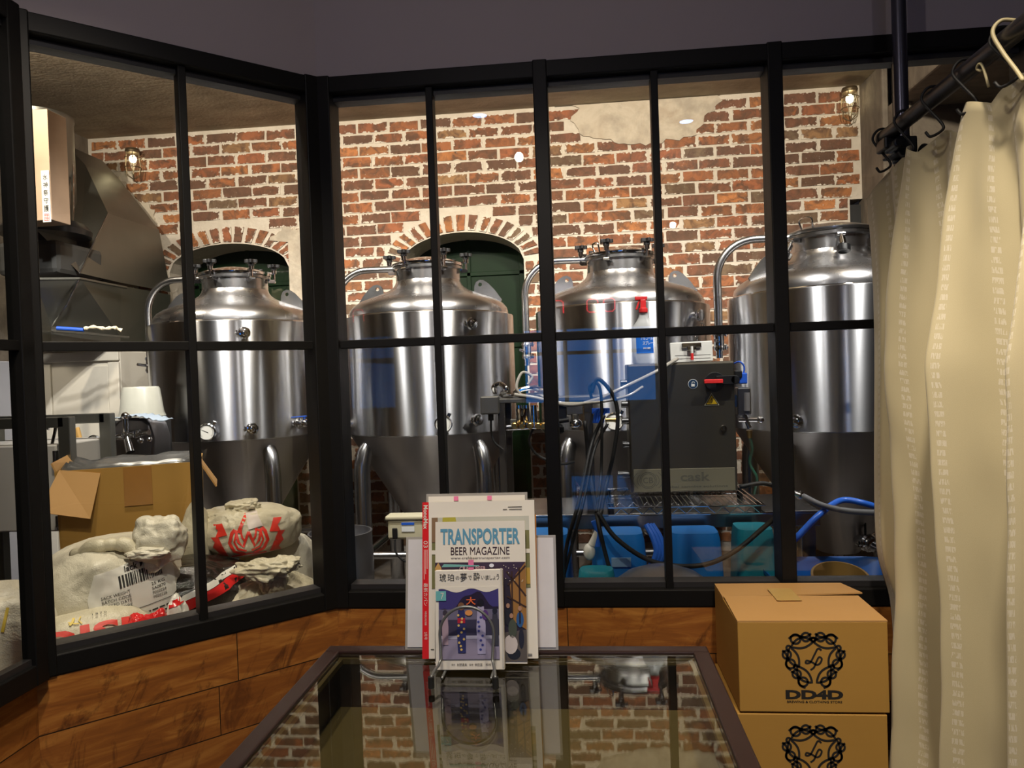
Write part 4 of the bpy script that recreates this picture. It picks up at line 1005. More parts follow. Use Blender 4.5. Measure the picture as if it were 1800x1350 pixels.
# open cardboard box behind the sacks
bx = thing('open_carton', 'large open cardboard carton with a folded-out flap behind the sacks', 'cardboard box', (-1.69, 2.74, PT), rz=0)
W_, D_ = .450, .32; zt = at(230, 818, 2.47).z - PT; ta = .94; x0 = 0.0
fm = at(231, 880, 2.45); bx.rotation_euler[2] = math.radians(27); bx.location = V((fm.x, fm.y, PT)) + Matrix.Rotation(math.radians(27), 3, 'Z') @ V((0, D_ / 2, 0))
def wallp(mb, pts, th=.006):
    a, b_, c, d = [V(q) for q in pts]; n = (b_ - a).cross(d - a).normalized() * th
    mb.add([a, b_, c, d, a + n, b_ + n, c + n, d + n], [(0, 3, 2, 1), (4, 5, 6, 7), (0, 1, 5, 4), (1, 2, 6, 5), (2, 3, 7, 6), (3, 0, 4, 7)])
w2 = W_ / 2; mb = MB()
bot = [(-w2 * ta, -D_ / 2), (w2 * ta, -D_ / 2), (w2 * ta, D_ / 2), (-w2 * ta, D_ / 2)]; tp = [(-w2, -D_ / 2 - .01), (w2, -D_ / 2 - .01), (w2, D_ / 2), (-w2, D_ / 2)]
bot = [(x + x0, y, .002) for x, y in bot]; tp = [(x + x0, y, zt) for x, y in tp]
for i in range(4): wallp(mb, [bot[i], bot[(i + 1) % 4], tp[(i + 1) % 4], tp[i]])
mb.add(bot, [(0, 1, 2, 3)]); mb.done('carton_body', M_CARD, bx, local=True)
mb = MB(); a0 = V(tp[0]) + V((-.01, -.006, .0)); wallp(mb, [a0 + V((.02, 0, .005)), a0 + V((.145, -.005, -.015)), a0 + V((.115, -.05, -.165)), a0 + V((-.035, -.06, -.125))], .005); f_ = mb.done('flap', M_CARD2, bx, local=True); f_['label'] = 'torn flap folded down over the front left corner'
mb = MB(); wallp(mb, [V(tp[3]), V(tp[0]), V(tp[0]) + V((-.012, 0, .03)), V(tp[3]) + V((-.02, 0, .03))], .005); mb.done('flap', M_CARD2, bx, local=True)
mb = MB(); wallp(mb, [V(tp[1]) + V((0, .13, 0)), V(tp[1]), V(tp[1]) + V((.055, .01, -.10)), V(tp[1]) + V((.055, .13, -.09))], .005); mb.done('flap', M_CARD2, bx, local=True)
mb = MB(); wallp(mb, [V((x0 - .02, -D_ / 2 - .0165, zt - .14)), V((x0 + .07, -D_ / 2 - .0165, zt - .14)), V((x0 + .07, -D_ / 2 - .0185, zt - .003)), V((x0 - .02, -D_ / 2 - .0185, zt - .003))], .0015); o = mb.done('packing_tape', plain('brown_tape', (.36, .17, .04), .3), bx, local=True)
vs = []; n_ = 60
for i in range(n_):
    a = 2 * PI * i / n_; sx = max(-1, min(1, 1.3 * math.cos(a))); sy = max(-1, min(1, 1.3 * math.sin(a)))
    for (k, z) in ((.93, zt - .10), (.97, zt - .01), (.98, zt + .012 + .012 * noise.noise(V((math.cos(a) * 4, math.sin(a) * 4, 1)))), (.90, zt + .004), (.5, zt - .035), (.0, zt - .03)):
        vs.append((x0 + sx * w2 * k, sy * D_ / 2 * k * .98, z + .010 * noise.noise(V((sx * 5 * k, sy * 5 * k, 3)))))
mb = MB(); mb.add(vs, [(i * 6 + k, ((i + 1) % n_) * 6 + k, ((i + 1) % n_) * 6 + k + 1, i * 6 + k + 1) for i in range(n_) for k in range(5)]); mb.done('foil_liner', plain('grey_foil', (.20, .20, .20), .22, .6, .2, 12), bx, True, local=True, ang=180)

# kegs and the small scale beside them
def keg(c, r, h, label):
    k = thing('beer_keg', label, 'keg', (c[0], c[1], 0))
    MB().lathe([(r * .93, .0), (r * .97, .005), (r * .97, .03), (r, .05), (r, .06), (r * .985, .07), (r, h * .30), (r * 1.012, h * .315), (r, h * .33), (r, h * .66), (r * 1.012, h * .675), (r, h * .69), (r, h * .86), (r * .97, h * .88), (r * .97, h * .985), (r * .985, h), (r * .93, h), (r * .92, h * .985), (r * .92, h * .88), (r * .7, h * .90), (.0001, h * .915)], 64).done('shell', mat_steel('keg_steel', (.34, .34, .36), .38) if 'keg_steel' not in MATS else MATS['keg_steel'], k, True, local=True)
    MB().lathe([(.03, h * .9), (.03, h * .94), (.02, h * .95), (.02, h * .93)], 24).done('fitting', M_STEEL, k, True, local=True)
kc = at(598, 940, 3.12); keg(kc, .142, at(598, 934, 3.12).z, 'grey steel keg standing behind the corner post of the glazing')
sc_ = thing('bench_scale', 'beige electronic scale display on a chrome column beside the keg', 'scale', (at(712, 930, 3.05).x, 3.05, 0))
c = at(716, 928, 3.05); M_BEIGE = plain('beige_plastic', (.52, .48, .34), .45)
mb = MB(); mb.box(c, (.155, .07, .085)); o = mb.done('display_head', M_BEIGE, sc_, bevel=.010); MB().box(c + V((0, .0, .050)), (.17, .085, .018)).done('top_cover', M_BEIGE, o, bevel=.006)
mb = MB(); mb.box(c + V((.012, -.0365, .012)), (.055, .002, .040)); o2_ = mb.done('info_sticker', plain('sticker_white', (.7, .72, .74), .4), o)
mb = MB(); mb.box(c + V((.012, -.0385, .026)), (.055, .002, .010)); mb.done('blue_stripe', M_BLUEV, o)
MB().box(c + V((-.045, -.037, -.015)), (.022, .012, .045)).done('plug', M_BLACKP, o, bevel=.003)
MB().tube(spline([c + V((-.045, -.045, -.04)), c + V((-.04, -.055, -.09)), c + V((-.005, -.05, -.13)), c + V((.03, -.02, -.14))], 6), .004, 8).done('cable', M_BLACK, o, True)
mb = MB(); mb.cyl((c.x + .05, 3.06, .08), (c.x + .05, 3.06, c.z - .04), .018); mb.cyl((c.x + .05, 3.06, c.z - .17), (c.x + .05, 3.06, c.z - .13), .030); mb.done('column', M_BEIGE, sc_, True)
MB().box((c.x + .06, 3.12, .05), (.30, .36, .06)).done('weighing_platform', M_STEEL, sc_, bevel=.01)
for sx in (-1, 1): MB().cyl((c.x + .06 + sx * .12, 3.12, 0), (c.x + .06 + sx * .12, 3.12, .02), .02).done('foot', M_BLACK, sc_)
# ------------------------------------------------------------ right side of the brewery: worktable, rack, cabinet, canning head
wt = thing('worktable', 'stainless worktable under the control cabinet, behind the glazing', 'table', (.23, 3.2, 0))
TX0, TX1, TY0, TY1, TZ = -.42, .885, 2.86, 3.24, .685
MB().box(((TX0 + TX1) / 2, (TY0 + TY1) / 2, TZ - .006), (TX1 - TX0, TY1 - TY0, .012)).done('table_top', M_STEEL, wt, bevel=.003)
mb = MB(); mb.box(((TX0 + TX1) / 2, TY0 + .008, TZ - .034), (TX1 - TX0, .014, .050)); mb.done('apron', M_STEEL, wt, bevel=.002)
mb = MB(); mb.box((TX1 - .008, (TY0 + TY1) / 2, TZ - .034), (.014, TY1 - TY0, .050)); mb.done('apron', M_STEEL, wt, bevel=.002)
for x in (TX0 + .06, TX1 - .036):
    for y in (TY0 + .055, TY1 - .055): MB().box((x, y, (TZ - .04) / 2), (.055, .055, TZ - .04)).done('leg', M_STEEL, wt, bevel=.004)
MB().box(((TX0 + TX1) / 2, (TY0 + TY1) / 2 + .02, .165), (TX1 - TX0 - .08, TY1 - TY0 - .10, .02)).done('under_shelf', M_STEEL, wt, bevel=.003)
US = .175
# wire rack
rk = thing('wire_rack', 'chrome wire shelf lying on the worktable under the cabinet', 'wire shelf', (.37, 3.1, TZ))
RX0, RX1, RY0, RY1, RZ = .085, .665, 2.79, 3.235, .722
mb = MB()
for z in (RZ, RZ - .030): mb.tube([(RX0, RY0, z), (RX1, RY0, z), (RX1, RY1, z), (RX0, RY1, z)], .0032, 6, closed=True)
mb.done('rim_wire', M_CHROME, rk)
mb = MB(); n = 28
for k in range(n): x = RX0 + (RX1 - RX0) * (k + .5) / n; mb.tube([(x, RY0, RZ + .003), (x, RY1, RZ + .003)], .0017, 5)
o = mb.done('shelf_wires', M_CHROME, rk); o['kind'] = 'stuff'
for (yy) in (RY0, (RY0 + RY1) / 2 - .1, RY1):
    mb = MB(); mb.tube([(RX0 + .02 + (RX1 - RX0 - .04) * k / 20, yy, RZ - .027 + (.024 if k % 2 else 0)) for k in range(21)], .0024, 6); mb.done('truss_wire', M_CHROME, rk)
for x in (RX0 + .01, RX1 - .01):
    for y in (RY0 + .07, RY1 - .05): MB().cyl((x, y, TZ), (x, y, RZ + .004), .013).done('corner_sleeve', M_BLACKP, rk, True)
# control cabinet
cc = thing('control_cabinet', 'grey steel electrical control cabinet with a rotary switch, on the wire shelf', 'control cabinet', (.42, 3.20, RZ + .006))
CX0, CX1, CY0, CZ0, CZ1 = .188, .625, 3.06, RZ + .006, 1.267
M_CAB = plain('brushed_cabinet_steel', (.12, .108, .085), .32, .8, .10, 3)
MB().box(((CX0 + CX1) / 2, CY0 + .09, (CZ0 + CZ1) / 2), (CX1 - CX0, .16, CZ1 - CZ0)).done('cabinet_body', M_CAB, cc, bevel=.006)
dr = MB().box(((CX0 + CX1) / 2, CY0 + .004, (CZ0 + CZ1) / 2), (CX1 - CX0 - .008, .012, CZ1 - CZ0 - .010)).done('door', M_CAB, cc, bevel=.004)
FY = CY0 - .0025
def cpt(x, y): p = at(x, y, FY); return p
MX = lambda p: frame_M((p.x, FY, p.z), (1, 0, 0), (0, 0, 1))
p = cpt(1256, 671); mb = MB(); mb.cyl((p.x, FY + .002, p.z), (p.x, FY - .012, p.z), .040, n=32); a = V((p.x, FY - .012, p.z))
mb.box(a + V((.040, -.004, .006)), (.075, .020, .036)); mb.cyl(a + V((.078, .006, .006)), a + V((.078, -.014, .006)), .018, n=20); sw = mb.done('rotary_switch', M_BLACKP, dr, bevel=.002)
p = cpt(1252, 672); MB().box((p.x, FY - .030, p.z + .004), (.075, .010, .018)).done('red_switch_grip', M_RED, dr, bevel=.003)
p = cpt(1218, 675); 
MB().cyl((p.x, FY + .001, p.z), (p.x, FY - .001, p.z), .020, n=32).done('padlock_sticker', plain('white_vinyl', (.75, .75, .74), .4), dr)
MB().cyl((p.x, FY, p.z), (p.x, FY - .0016, p.z), .0182, n=32).done('sticker_disc', plain('navy_vinyl', (.015, .045, .10), .4), dr)
mp = frame_M((p.x, FY - .0024, p.z), (1, 0, 0), (0, 0, 1)); mb = MB()
mb.add([mp @ V(q + (0,)) for q in ((-.007, -.010), (.007, -.010), (.007, .000), (-.007, .000))], [(0, 1, 2, 3)]); ribbon(mb, [(-.004, .0005), (-.004, .006), (0, .010), (.005, .008), (.006, .004)], .0024, mp); mb.done('padlock_symbol', M_WHITE, dr)
p = cpt(1251, 704); mp = frame_M((p.x, FY - .0006, p.z), (1, 0, 0), (0, 0, 1)); mb = MB(); s3_ = .030
mb.prism([(-s3_, -.020), (s3_, -.020), (0, .030)], .0006, mp); mb.done('warning_triangle', plain('pale_sticker_edge', (.70, .66, .45), .4), dr)
mp2 = frame_M((p.x, FY - .0014, p.z), (1, 0, 0), (0, 0, 1)); mb = MB(); mb.prism([(-s3_ * .9, -.018), (s3_ * .9, -.018), (0, .027)], .0004, mp2); mb.done('triangle_border', M_INK, dr)
mp3 = frame_M((p.x, FY - .0022, p.z), (1, 0, 0), (0, 0, 1)); mb = MB(); mb.prism([(-s3_ * .72, -.0145), (s3_ * .72, -.0145), (0, .021)], .0003, mp3); mb.done('triangle_field', plain('warning_yellow', (.80, .52, .02), .4), dr)
mp4 = frame_M((p.x, FY - .0030, p.z), (1, 0, 0), (0, 0, 1)); mb = MB(); ribbon(mb, [(.002, .012), (-.004, .0), (.003, .001), (-.001, -.011)], .0026, mp4); mb.done('lightning_bolt', M_INK, dr)
p = cpt(1272, 753); mb = MB(); mb.cyl((p.x, FY, p.z), (p.x, FY - .006, p.z), .014, .012, n=24); l_ = mb.done('door_lock', M_CHROME, dr, True)
MB().box((p.x, FY - .0065, p.z), (.003, .002, .012)).done('keyhole', M_INK, l_)
a, b = cpt(1110, 830), cpt(1291, 867); zc = CZ0 + .055; npl = MB().box(((CX0 + CX1) / 2, FY - .001, zc), (CX1 - CX0 - .025, .003, .092)).done('nameplate', plain('bronze_plate', (.26, .235, .16), .35, .5, .1, 3), dr, bevel=.001)
M_ENG = plain('engraved_grey', (.10, .095, .07), .5); mp = frame_M(((CX0 + CX1) / 2, FY - .0030, zc), (1, 0, 0), (0, 0, 1))
lettering('nameplate_lettering', [('cask', .045, .012, .12, .036), ('global canning solutions', .045, -.030, .26, .012), ('C', -.158, 0, .020, .024), ('B', -.135, 0, .018, .024)], mp, 0, 0, M_ENG, npl, bold=.02)
mb = MB()
for r_ in (.034, .028): ribbon(mb, [(-.147 + r_ * math.cos(q), r_ * math.sin(q)) for q in [2 * PI * k / 40 for k in range(40)]], .0025, mp, closed=True)
for s_ in (-1, 1):
    for r_ in (.045, .060): ribbon(mb, [(-.147 + s_ * r_ * math.cos(q), r_ * .75 * math.sin(q)) for q in [(-.8 + 1.6 * k / 10) for k in range(11)]], .002, mp)
mb.done('nameplate_emblem', M_ENG, npl)
for z in (.93, 1.03, 1.10, 1.19): MB().cyl((CX0 + .002, CY0 + .03, z), (CX0 - .028, CY0 + .03, z), .014, n=16).done('side_knob', M_BLACKP, cc, bevel=.002)
mb = MB(); mb.cyl((CX0, CY0 + .05, .80), (CX0 - .05, CY0 + .05, .80), .016); mb.done('cable_gland', M_BLACKP, cc, True)
# regulator on the right flank of the cabinet
rg = thing('filter_regulator', 'air filter regulator with blue solenoid mounted right of the control cabinet', 'regulator', (.70, 3.13, 1.0))
p = at(1306, 705, 3.1); mb = MB(); mb.box(p, (.055, .06, .115)); mb.done('filter_body', M_STEEL, rg, bevel=.006); MB().box((CX1 + .012, 3.13, p.z), (.034, .03, .05)).done('mounting_bracket', M_STEEL, rg)
q = at(1305, 665, 3.1); MB().box(q, (.032, .04, .045)).done('solenoid', M_BLUEV, rg, bevel=.004); MB().box(q + V((-.02, 0, .018)), (.03, .05, .03)).done('solenoid_cap', M_BLACKP, rg, bevel=.004)
mb = MB(); mb.cyl(at(1313, 690, 3.07), at(1313, 722, 3.07), .012); mb.done('sight_tube', plain('smoked_polycarbonate', (.16, .15, .15), .12), rg, True)
mb = MB(); a = at(1308, 728, 3.08); b = at(1318, 752, 3.08); mb.cyl(a, b, .010); mb.cyl(at(1298, 738, 3.08), at(1330, 738, 3.08), .010); mb.sphere(at(1337, 738, 3.08), .016, 8); mb.cyl(at(1304, 724, 3.08), at(1316, 724, 3.08), .010); mb.done('valve_tee', M_CHROME, rg, True)
MB().cyl(at(1317, 756, 3.08), at(1318, 770, 3.08), .013, .009).done('brass_fitting', plain('brass', (.55, .36, .12), .3, 1), rg, True)
MB().tube(spline([at(1318, 768, 3.08), at(1322, 790, 3.1), at(1318, 815, 3.12), at(1330, 840, 3.13), at(1326, 868, 3.16)], 6), .006, 8).done('green_hose', plain('green_hose_rubber', (.01, .10, .06), .4), rg, True)
MB().tube(spline([at(1288, 640, 3.13), at(1300, 636, 3.1), at(1308, 645, 3.1), at(1306, 660, 3.1)], 5), .0035, 8).done('blue_wire', M_BLUEV, rg, True)
# spray bottle, clipboard
sb = thing('spray_bottle', 'translucent white spray bottle with a red trigger standing on the control cabinet', 'spray bottle', (at(1134, 640, 3.14).x, 3.15, CZ1))
def mat_poly():
    n = NT('translucent_polythene'); n.set((.80, .80, .78), .3); n.b.inputs['Transmission Weight'].default_value = 0.0
    t = n.n('ShaderNodeBsdfTransparent'); mx = n.n('ShaderNodeMixShader'); mx.inputs[0].default_value = .55
    n.l(t.outputs[0], mx.inputs[1]); n.l(n.b.outputs[0], mx.inputs[2]); n.l(mx.outputs[0], n.out.inputs[0]); return n.m
c = sb.location; M2 = Matrix.Diagonal((1, .62, 1))
MB().lathe([(.001, 0), (.048, .0), (.052, .006), (.052, .135), (.047, .160), (.030, .182), (.020, .200), (.018, .212), (.018, .222)], 40, M2, c, caps=False).done('bottle', mat_poly(), sb, True, ang=60)
mb = MB(); mb.cyl(c + V((0, 0, .218)), c + V((0, 0, .238)), .019, n=20); mb.box(c + V((.000, 0, .255)), (.024, .020, .040)); mb.box(c + V((-.008, 0, .280)), (.052, .020, .016)); mb.box(c + V((-.022, 0, .252)), (.008, .012, .044), Matrix.Rotation(.35, 3, 'Y')); mb.done('spray_head', M_RED, sb, bevel=.003)
mb = MB(); n_ = 16
vs = []
for i in range(n_ + 1):
    a = -PI / 2 + (-.75 + 1.5 * i / n_)
    for z in (.045, .128): vs.append(c + V((.0528 * math.cos(a), .0528 * .62 * math.sin(a) - .0008, z)))
mb.add(vs, [(2 * i, 2 * i + 2, 2 * i + 3, 2 * i + 1) for i in range(n_)]); lb_ = mb.done('label', plain('blue_label', (.02, .13, .55), .35), sb, True)
mp = frame_M(c + V((.008, -.0345, .088)), (1, 0, 0), (0, 0, 1))
lettering('label_lettering', [('アルコール', 0, .020, .050, .016), ('スプレー', .004, .0, .042, .016), ('除菌', .0, -.022, .03, .008)], mp, 0, 0, M_WHITE, lb_, bold=.015)
cl_ = thing('clipboard', 'white clipboard with a metal clip standing behind the control cabinet', 'clipboard', (at(1216, 640, 3.2).x, 3.2, CZ1))
pz = at(1216, 622, 3.2); pz.z = 1.318; MB().box((pz.x, 3.21, 1.312), (.18, .008, .088), Matrix.Rotation(-.02, 3, 'Y')).done('board', M_WHITE, cl_, bevel=.003)
mb = MB(); mb.box((pz.x, 3.202, pz.z + .022), (.085, .008, .022)); mb.box((pz.x, 3.198, pz.z + .010), (.04, .012, .022)); mb.done('clip', M_CHROME, cl_, bevel=.004)
MB().cyl((pz.x, 3.194, pz.z + .018), (pz.x, 3.194, pz.z - .035), .006).done('pen_barrel', M_WHITE, cl_, True); MB().cyl((pz.x, 3.194, pz.z - .012), (pz.x, 3.194, pz.z - .04), .0066).done('pen_grip', M_RED, cl_, True)
mb = MB()
for k in range(3): mb.box((pz.x + .005, 3.2055, pz.z - .02 - .014 * k), (.15, .0006, .0012))
mb.done('ruled_lines', M_INK, cl_)

# canning head on its posts
ch = thing('canning_head', 'canning machine head on twin dark posts with valves and looped hoses', 'canning machine', (-.22, 2.95, TZ))
M_PLATE = plain('bead_blasted_plate', (.20, .19, .17), .4, .8, .1, 6); M_POST = plain('dark_post', (.045, .04, .036), .4, .3)
HY = 2.92
a, b = at(872, 706, HY), at(1075, 703, HY)
MB().box(((a.x + b.x) / 2, HY + .06, a.z + .002), (b.x - a.x, .15, .018)).done('top_plate', M_PLATE, ch, bevel=.003)
for px, dy in ((881, 0), (893, .10)):
    p = at(px, 715, HY + dy); MB().box((p.x, HY + dy, (a.z + TZ) / 2 - .003), (.026, .026, a.z - TZ - .006)).done('post', M_POST, ch, bevel=.003)
p = at(1034, 715, HY); MB().box((p.x, HY, (a.z + TZ) / 2 - .003), (.034, .030, a.z - TZ - .006)).done('post', M_POST, ch, bevel=.003)
q = at(862, 712, HY - .02); jb = MB().box(q, (.075, .06, .072)).done('junction_box', M_PLATE, ch, bevel=.005)
MB().cyl(q - V((0, 0, .036)), q - V((0, 0, .062)), .012).done('cable_gland', M_BLACKP, jb, True)
MB().tube(spline([q - V((0, 0, .06)), q - V((0, .0, .11)), q + V((.012, 0, -.15)), q + V((.045, .0, -.18))], 6), .004, 8).done('sensor_cable', M_BLACK, jb, True)
mb = MB()
for px in (912, 925, 938): u = at(px, 712, HY); mb.cyl(u, u - V((0, 0, .085)), .012, .015)
u = at(918, 718, HY - .02); mb.lathe([(.028, 0), (.022, -.05), (.010, -.07)], 20, None, u); mb.cyl(at(890, 752, HY), at(958, 748, HY), .013)
mb.done('fill_nozzles', M_CHROME, ch, True)
mb = MB()
for px in (905, 918, 932, 946, 956): u = at(px, 748, HY - .02); mb.sphere(u, .015, 8); mb.cyl(u, u + V((0, -.03, 0)), .009)
mb.done('brass_valves', plain('brass', (.55, .36, .12), .3, 1), ch, True)
MB().box(at(905, 745, HY + .02) , (.035, .03, .04)).done('clamp_block', M_PLATE, ch, bevel=.003)
mb = MB(); u = at(1010, 715, HY); mb.box(u + V((0, .02, -.005)), (.065, .06, .05)); mb.cyl(u - V((0, 0, .03)), u - V((0, 0, .09)), .015); o = mb.done('cylinder', M_PLATE, ch, bevel=.002); MB().sphere(at(1012, 745, HY), .026, 10, (1, 1, .8)).done('seaming_chuck', M_CHROME, o, True)
mb = MB(); u = at(985, 722, HY); mb.box(u + V((0, .02, -.01)), (.05, .05, .075)); mb.cyl(at(968, 742, HY), at(1000, 738, HY), .010); mb.lathe([(.02, -.03), (.032, -.022), (.032, .0), (.02, .01)], 24, None, at(978, 750, HY)); mb.done('drive_housing', M_BLACKP, ch, bevel=.003)
mb = MB()
for k in range(4): u = at(1046 + 5 * k, 728, HY - .04); mb.cyl(u, u - V((.006, 0, .035)), .006, n=8); mb.cyl(u + V((0, 0, .0)), u + V((.01, .0, .02)), .005, n=8)
mb.box(at(1056, 722, HY - .03), (.07, .02, .02)); mb.done('push_fittings', M_BLUEV, ch)
MB().cyl(at(1064, 738, HY - .03), at(1084, 738, HY - .03), .008).done('brass_stub', plain('brass', (.55, .36, .12), .3, 1), ch, True)
# coiled hoses lying on the plate
M_CLEAR = plain('clear_hose', (.40, .37, .32), .15)
MB().tube(spline([at(870, 690, HY + .02), at(868, 680, HY), at(880, 675, HY), at(890, 685, HY - .02), at(882, 694, HY + .02), at(920, 696, HY), at(960, 690, HY), at(935, 682, HY + .05), at(905, 690, HY + .05), at(930, 697, HY + .08), at(980, 694, HY)], 8), .010, 10).done('looped_hose', M_CHROME, ch, True)
MB().tube(spline([at(905, 694, HY), at(940, 699, HY - .03), at(1000, 712, HY - .06), at(1050, 702, HY - .06), at(1090, 684, HY - .04), at(1150, 655, HY + .02), at(1175, 640, 3.00), at(1190, 631, 3.08)], 8), .0075, 10).done('clear_tube', M_CLEAR, ch, True, ang=180)
MB().tube(spline([at(940, 690, HY), at(980, 707, HY - .03), at(1040, 708, HY - .07), at(1100, 697, HY - .07), at(1130, 680, HY - .04)], 8), .006, 10).done('clear_tube', M_CLEAR, ch, True, ang=180)
MB().tube(spline([at(918, 698, HY + .03), at(908, 680, HY + .03), at(918, 655, HY + .05), at(935, 662, HY + .06), at(928, 676, HY + .05)], 8), .006, 8).done('looped_hose', M_CLEAR, ch, True)
for pts, r_ in (([(1040, 690), (1048, 668), (1060, 672), (1080, 700), (1086, 740), (1078, 800), (1066, 850), (1055, 905)], .008),
                ([(1040, 700), (1036, 680), (1046, 672), (1056, 690), (1058, 760), (1056, 840), (1048, 900)], .006),
                ([(1062, 730), (1040, 780), (1018, 880), (996, 960), (990, 1030)], .007),
                ([(1068, 745), (1045, 790), (1026, 880), (1005, 960), (985, 1035), (980, 1060)], .006),
                ([(1028, 740), (1036, 820), (1050, 910), (1066, 980), (1084, 1040)], .0075),
                ([(1050, 900), (1085, 948), (1150, 988), (1230, 994), (1290, 970), (1345, 925), (1385, 890), (1380, 868), (1345, 850), (1300, 856)], .0085)):
    Yh = 2.56; tt = spline([at(x, y, Yh if y > 940 else 2.575 if y > 870 else 2.80) for x, y in pts], 8)
    o = MB().tube(tt, r_, 10).done('black_hose', M_BLACK, ch, True, ang=180)
MB().tube(spline([at(938, 752, HY), at(930, 775, HY), at(945, 800, HY), at(985, 815, HY), at(1010, 812, HY)], 8), .005, 8).done('black_cable', M_BLACK, ch, True)

# upturned blue tubs under the table
M_TUB = plain('blue_polypropylene', (.012, .16, .50), .35, 0, .05, 6); M_TEAL = plain('teal_polypropylene', (.01, .20, .27), .35, 0, .05, 6)
def tub(c, wd, dp, h, mat, label, notch=True):
    o = thing('plastic_bin', label, 'plastic bin', (c[0], c[1], US), 'upturned blue bins in front of the worktable')
    prof = []
    mb = MB(); N = 12; vs = []; lev = [(0, 1.0), (.02, 1.0), (.5, .90), (.86, .82), (.95, .79), (1, .74)]
    for z, k in lev:
        hw, hd = wd / 2 * k, dp / 2 * k; r = .035
        for (sx, sy, a0) in ((1, -1, -90), (1, 1, 0), (-1, 1, 90), (-1, -1, 180)):
            for i in range(5):
                a = math.radians(a0 + 22.5 * i); vs.append((sx * (hw - r) + r * math.cos(a), sy * (hd - r) + r * math.sin(a), z * h))
    n = 20; fs = [(j * n + i, j * n + (i + 1) % n, (j + 1) * n + (i + 1) % n, (j + 1) * n + i) for j in range(len(lev) - 1) for i in range(n)]; fs.append(tuple(range((len(lev) - 1) * n, len(lev) * n)))
    mb.add(vs, fs); mb.done('bin_body', mat, o, True, local=True, ang=30)
    vs2 = []
    mb = MB(); mb.box((0, 0, .008), (wd + .02, dp + .02, .016)); mb.done('rim', mat, o, local=True, bevel=.006)
    return o
def tubc(px, Y): q = at(px, 990, Y); return (q.x, Y)
US = .16
pl = tag(MB().box((.12, 2.73, .08), (1.15, .25, .16)).done('plastic_pallet', M_BLACKP, None, bevel=.01), 'low black plastic pallet under the blue bins', 'pallet')
hh = at(1090, 942, 2.64).z - US
tb = tub(tubc(1088, 2.73), .235, .20, hh, M_TUB, 'upturned blue plastic bin with a faded sticker, in the middle glazing bay')
q = at(1092, 988, 2.642); MB().box((q.x, 2.640, q.z), (.07, .006, .032), Matrix.Rotation(-.03, 3, 'X')).done('faded_sticker', plain('faded_sticker', (.20, .33, .50), .5), tb)
tub(tubc(958, 2.73), .24, .20, hh, M_TUB, 'upturned blue plastic bin partly behind the glazing post left of the sticker bin')
tub(tubc(1220, 2.73), .225, .20, hh, M_TUB, 'upturned blue plastic bin right of the blue hose coil')
tub(tubc(1324, 2.73), .165, .20, hh + .01, M_TEAL, 'teal plastic bin next to the right-hand glazing post')
sm = tub(tubc(1048, 2.52), .15, .12, .14, M_TEAL, 'small low teal bin in front of the blue sticker bin'); sm.location.z = at(1048, 1005, 2.48).z - .14
MB().box((sm.location.x, 2.52, sm.location.z / 2 - .001), (.15, .12, sm.location.z - .002)).done('crate', M_BLACKP, None, bevel=.008); o = bpy.data.objects['crate']; tag(o, 'black crate under the small teal bin', 'crate')
# blue hose coil, brush, kettle lid
hc = thing('hose_coil', 'coil of bright blue hose hanging between the upturned bins', 'hose', at(1100, 980, 2.6))
for k in range(3):
    MB().tube(spline([at(1136 + 5 * k, 922, 2.60), at(1148 + 6 * k, 945, 2.58), at(1154 + 6 * k, 972, 2.57), at(1140 + 6 * k, 1000, 2.58), at(1120 + 4 * k, 1012 + 6 * k, 2.58), at(1095, 1022 + 8 * k, 2.60)], 8), .011, 10).done('hose_loop', M_HOSEB, hc, True)
MB().tube(spline([at(1044, 915, 2.6), at(1052, 935, 2.6), at(1050, 960, 2.6)], 6), .012, 10).done('hose_loop', M_HOSEB, hc, True)
br = thing('scrub_brush', 'white handled brush hanging left of the sticker bin', 'brush', at(1040, 970, 2.60)); mb = MB(); mb.cyl(at(1054, 925, 2.60), at(1040, 958, 2.60), .009, .014); mb.done('handle', M_WHITE, br, True); MB().sphere(at(1036, 970, 2.60), .024, 10, (.9, .8, 1.3)).done('brush_head', M_WHITE, br, True)
kt = at(1165, 1072, 2.36); o = MB().lathe([(.195, -.015), (.20, 0), (.192, .04), (.163, .08), (.115, .115), (.06, .135), (.0001, .142)], 64, None, kt).done('kettle_lid', M_CONE, None, True); tag(o, 'domed stainless lid lying low behind the front glass, left of the carton', 'lid')
o = MB().lathe([(.14, 0), (.15, .01), (.155, kt.z - .018)], 48, None, (kt.x, kt.y, 0)).done('stock_pot', M_STEEL, None, True); tag(o, 'steel pot under the domed lid, mostly hidden by the sill', 'pot')

# right bay: blue trough with a wooden ring, hoses
TB = at(1470, 1010, 2.75)
tr = thing('trough', 'wide blue plastic trough under the tank beside the curtain', 'trough', (at(1480, 1000, 2.6).x, 2.60, at(1400, 992, 2.7).z - .14))
mb = MB(); lev = [(.80, 0), (.82, .01), (1.0, .13), (1.04, .14), (1.04, .125), (.98, .128), (.79, .018), (.0, .018)]
vs = []; n = 32
for k, z in lev:
    for i in range(n):
        a = 2 * PI * i / n; vs.append((.245 * k * math.copysign(abs(math.cos(a)) ** .5, math.cos(a)), .20 * k * math.copysign(abs(math.sin(a)) ** .5, math.sin(a)), z))
mb.add(vs, [(j * n + i, j * n + (i + 1) % n, (j + 1) * n + (i + 1) % n, (j + 1) * n + i) for j in range(len(lev) - 1) for i in range(n)]); mb.add(vs[:n], [tuple(range(n))])
mb.done('trough_shell', plain('deep_blue_polypropylene', (.005, .09, .38), .35, 0, .05, 6), tr, True, local=True, ang=40)
tl_ = tr.location
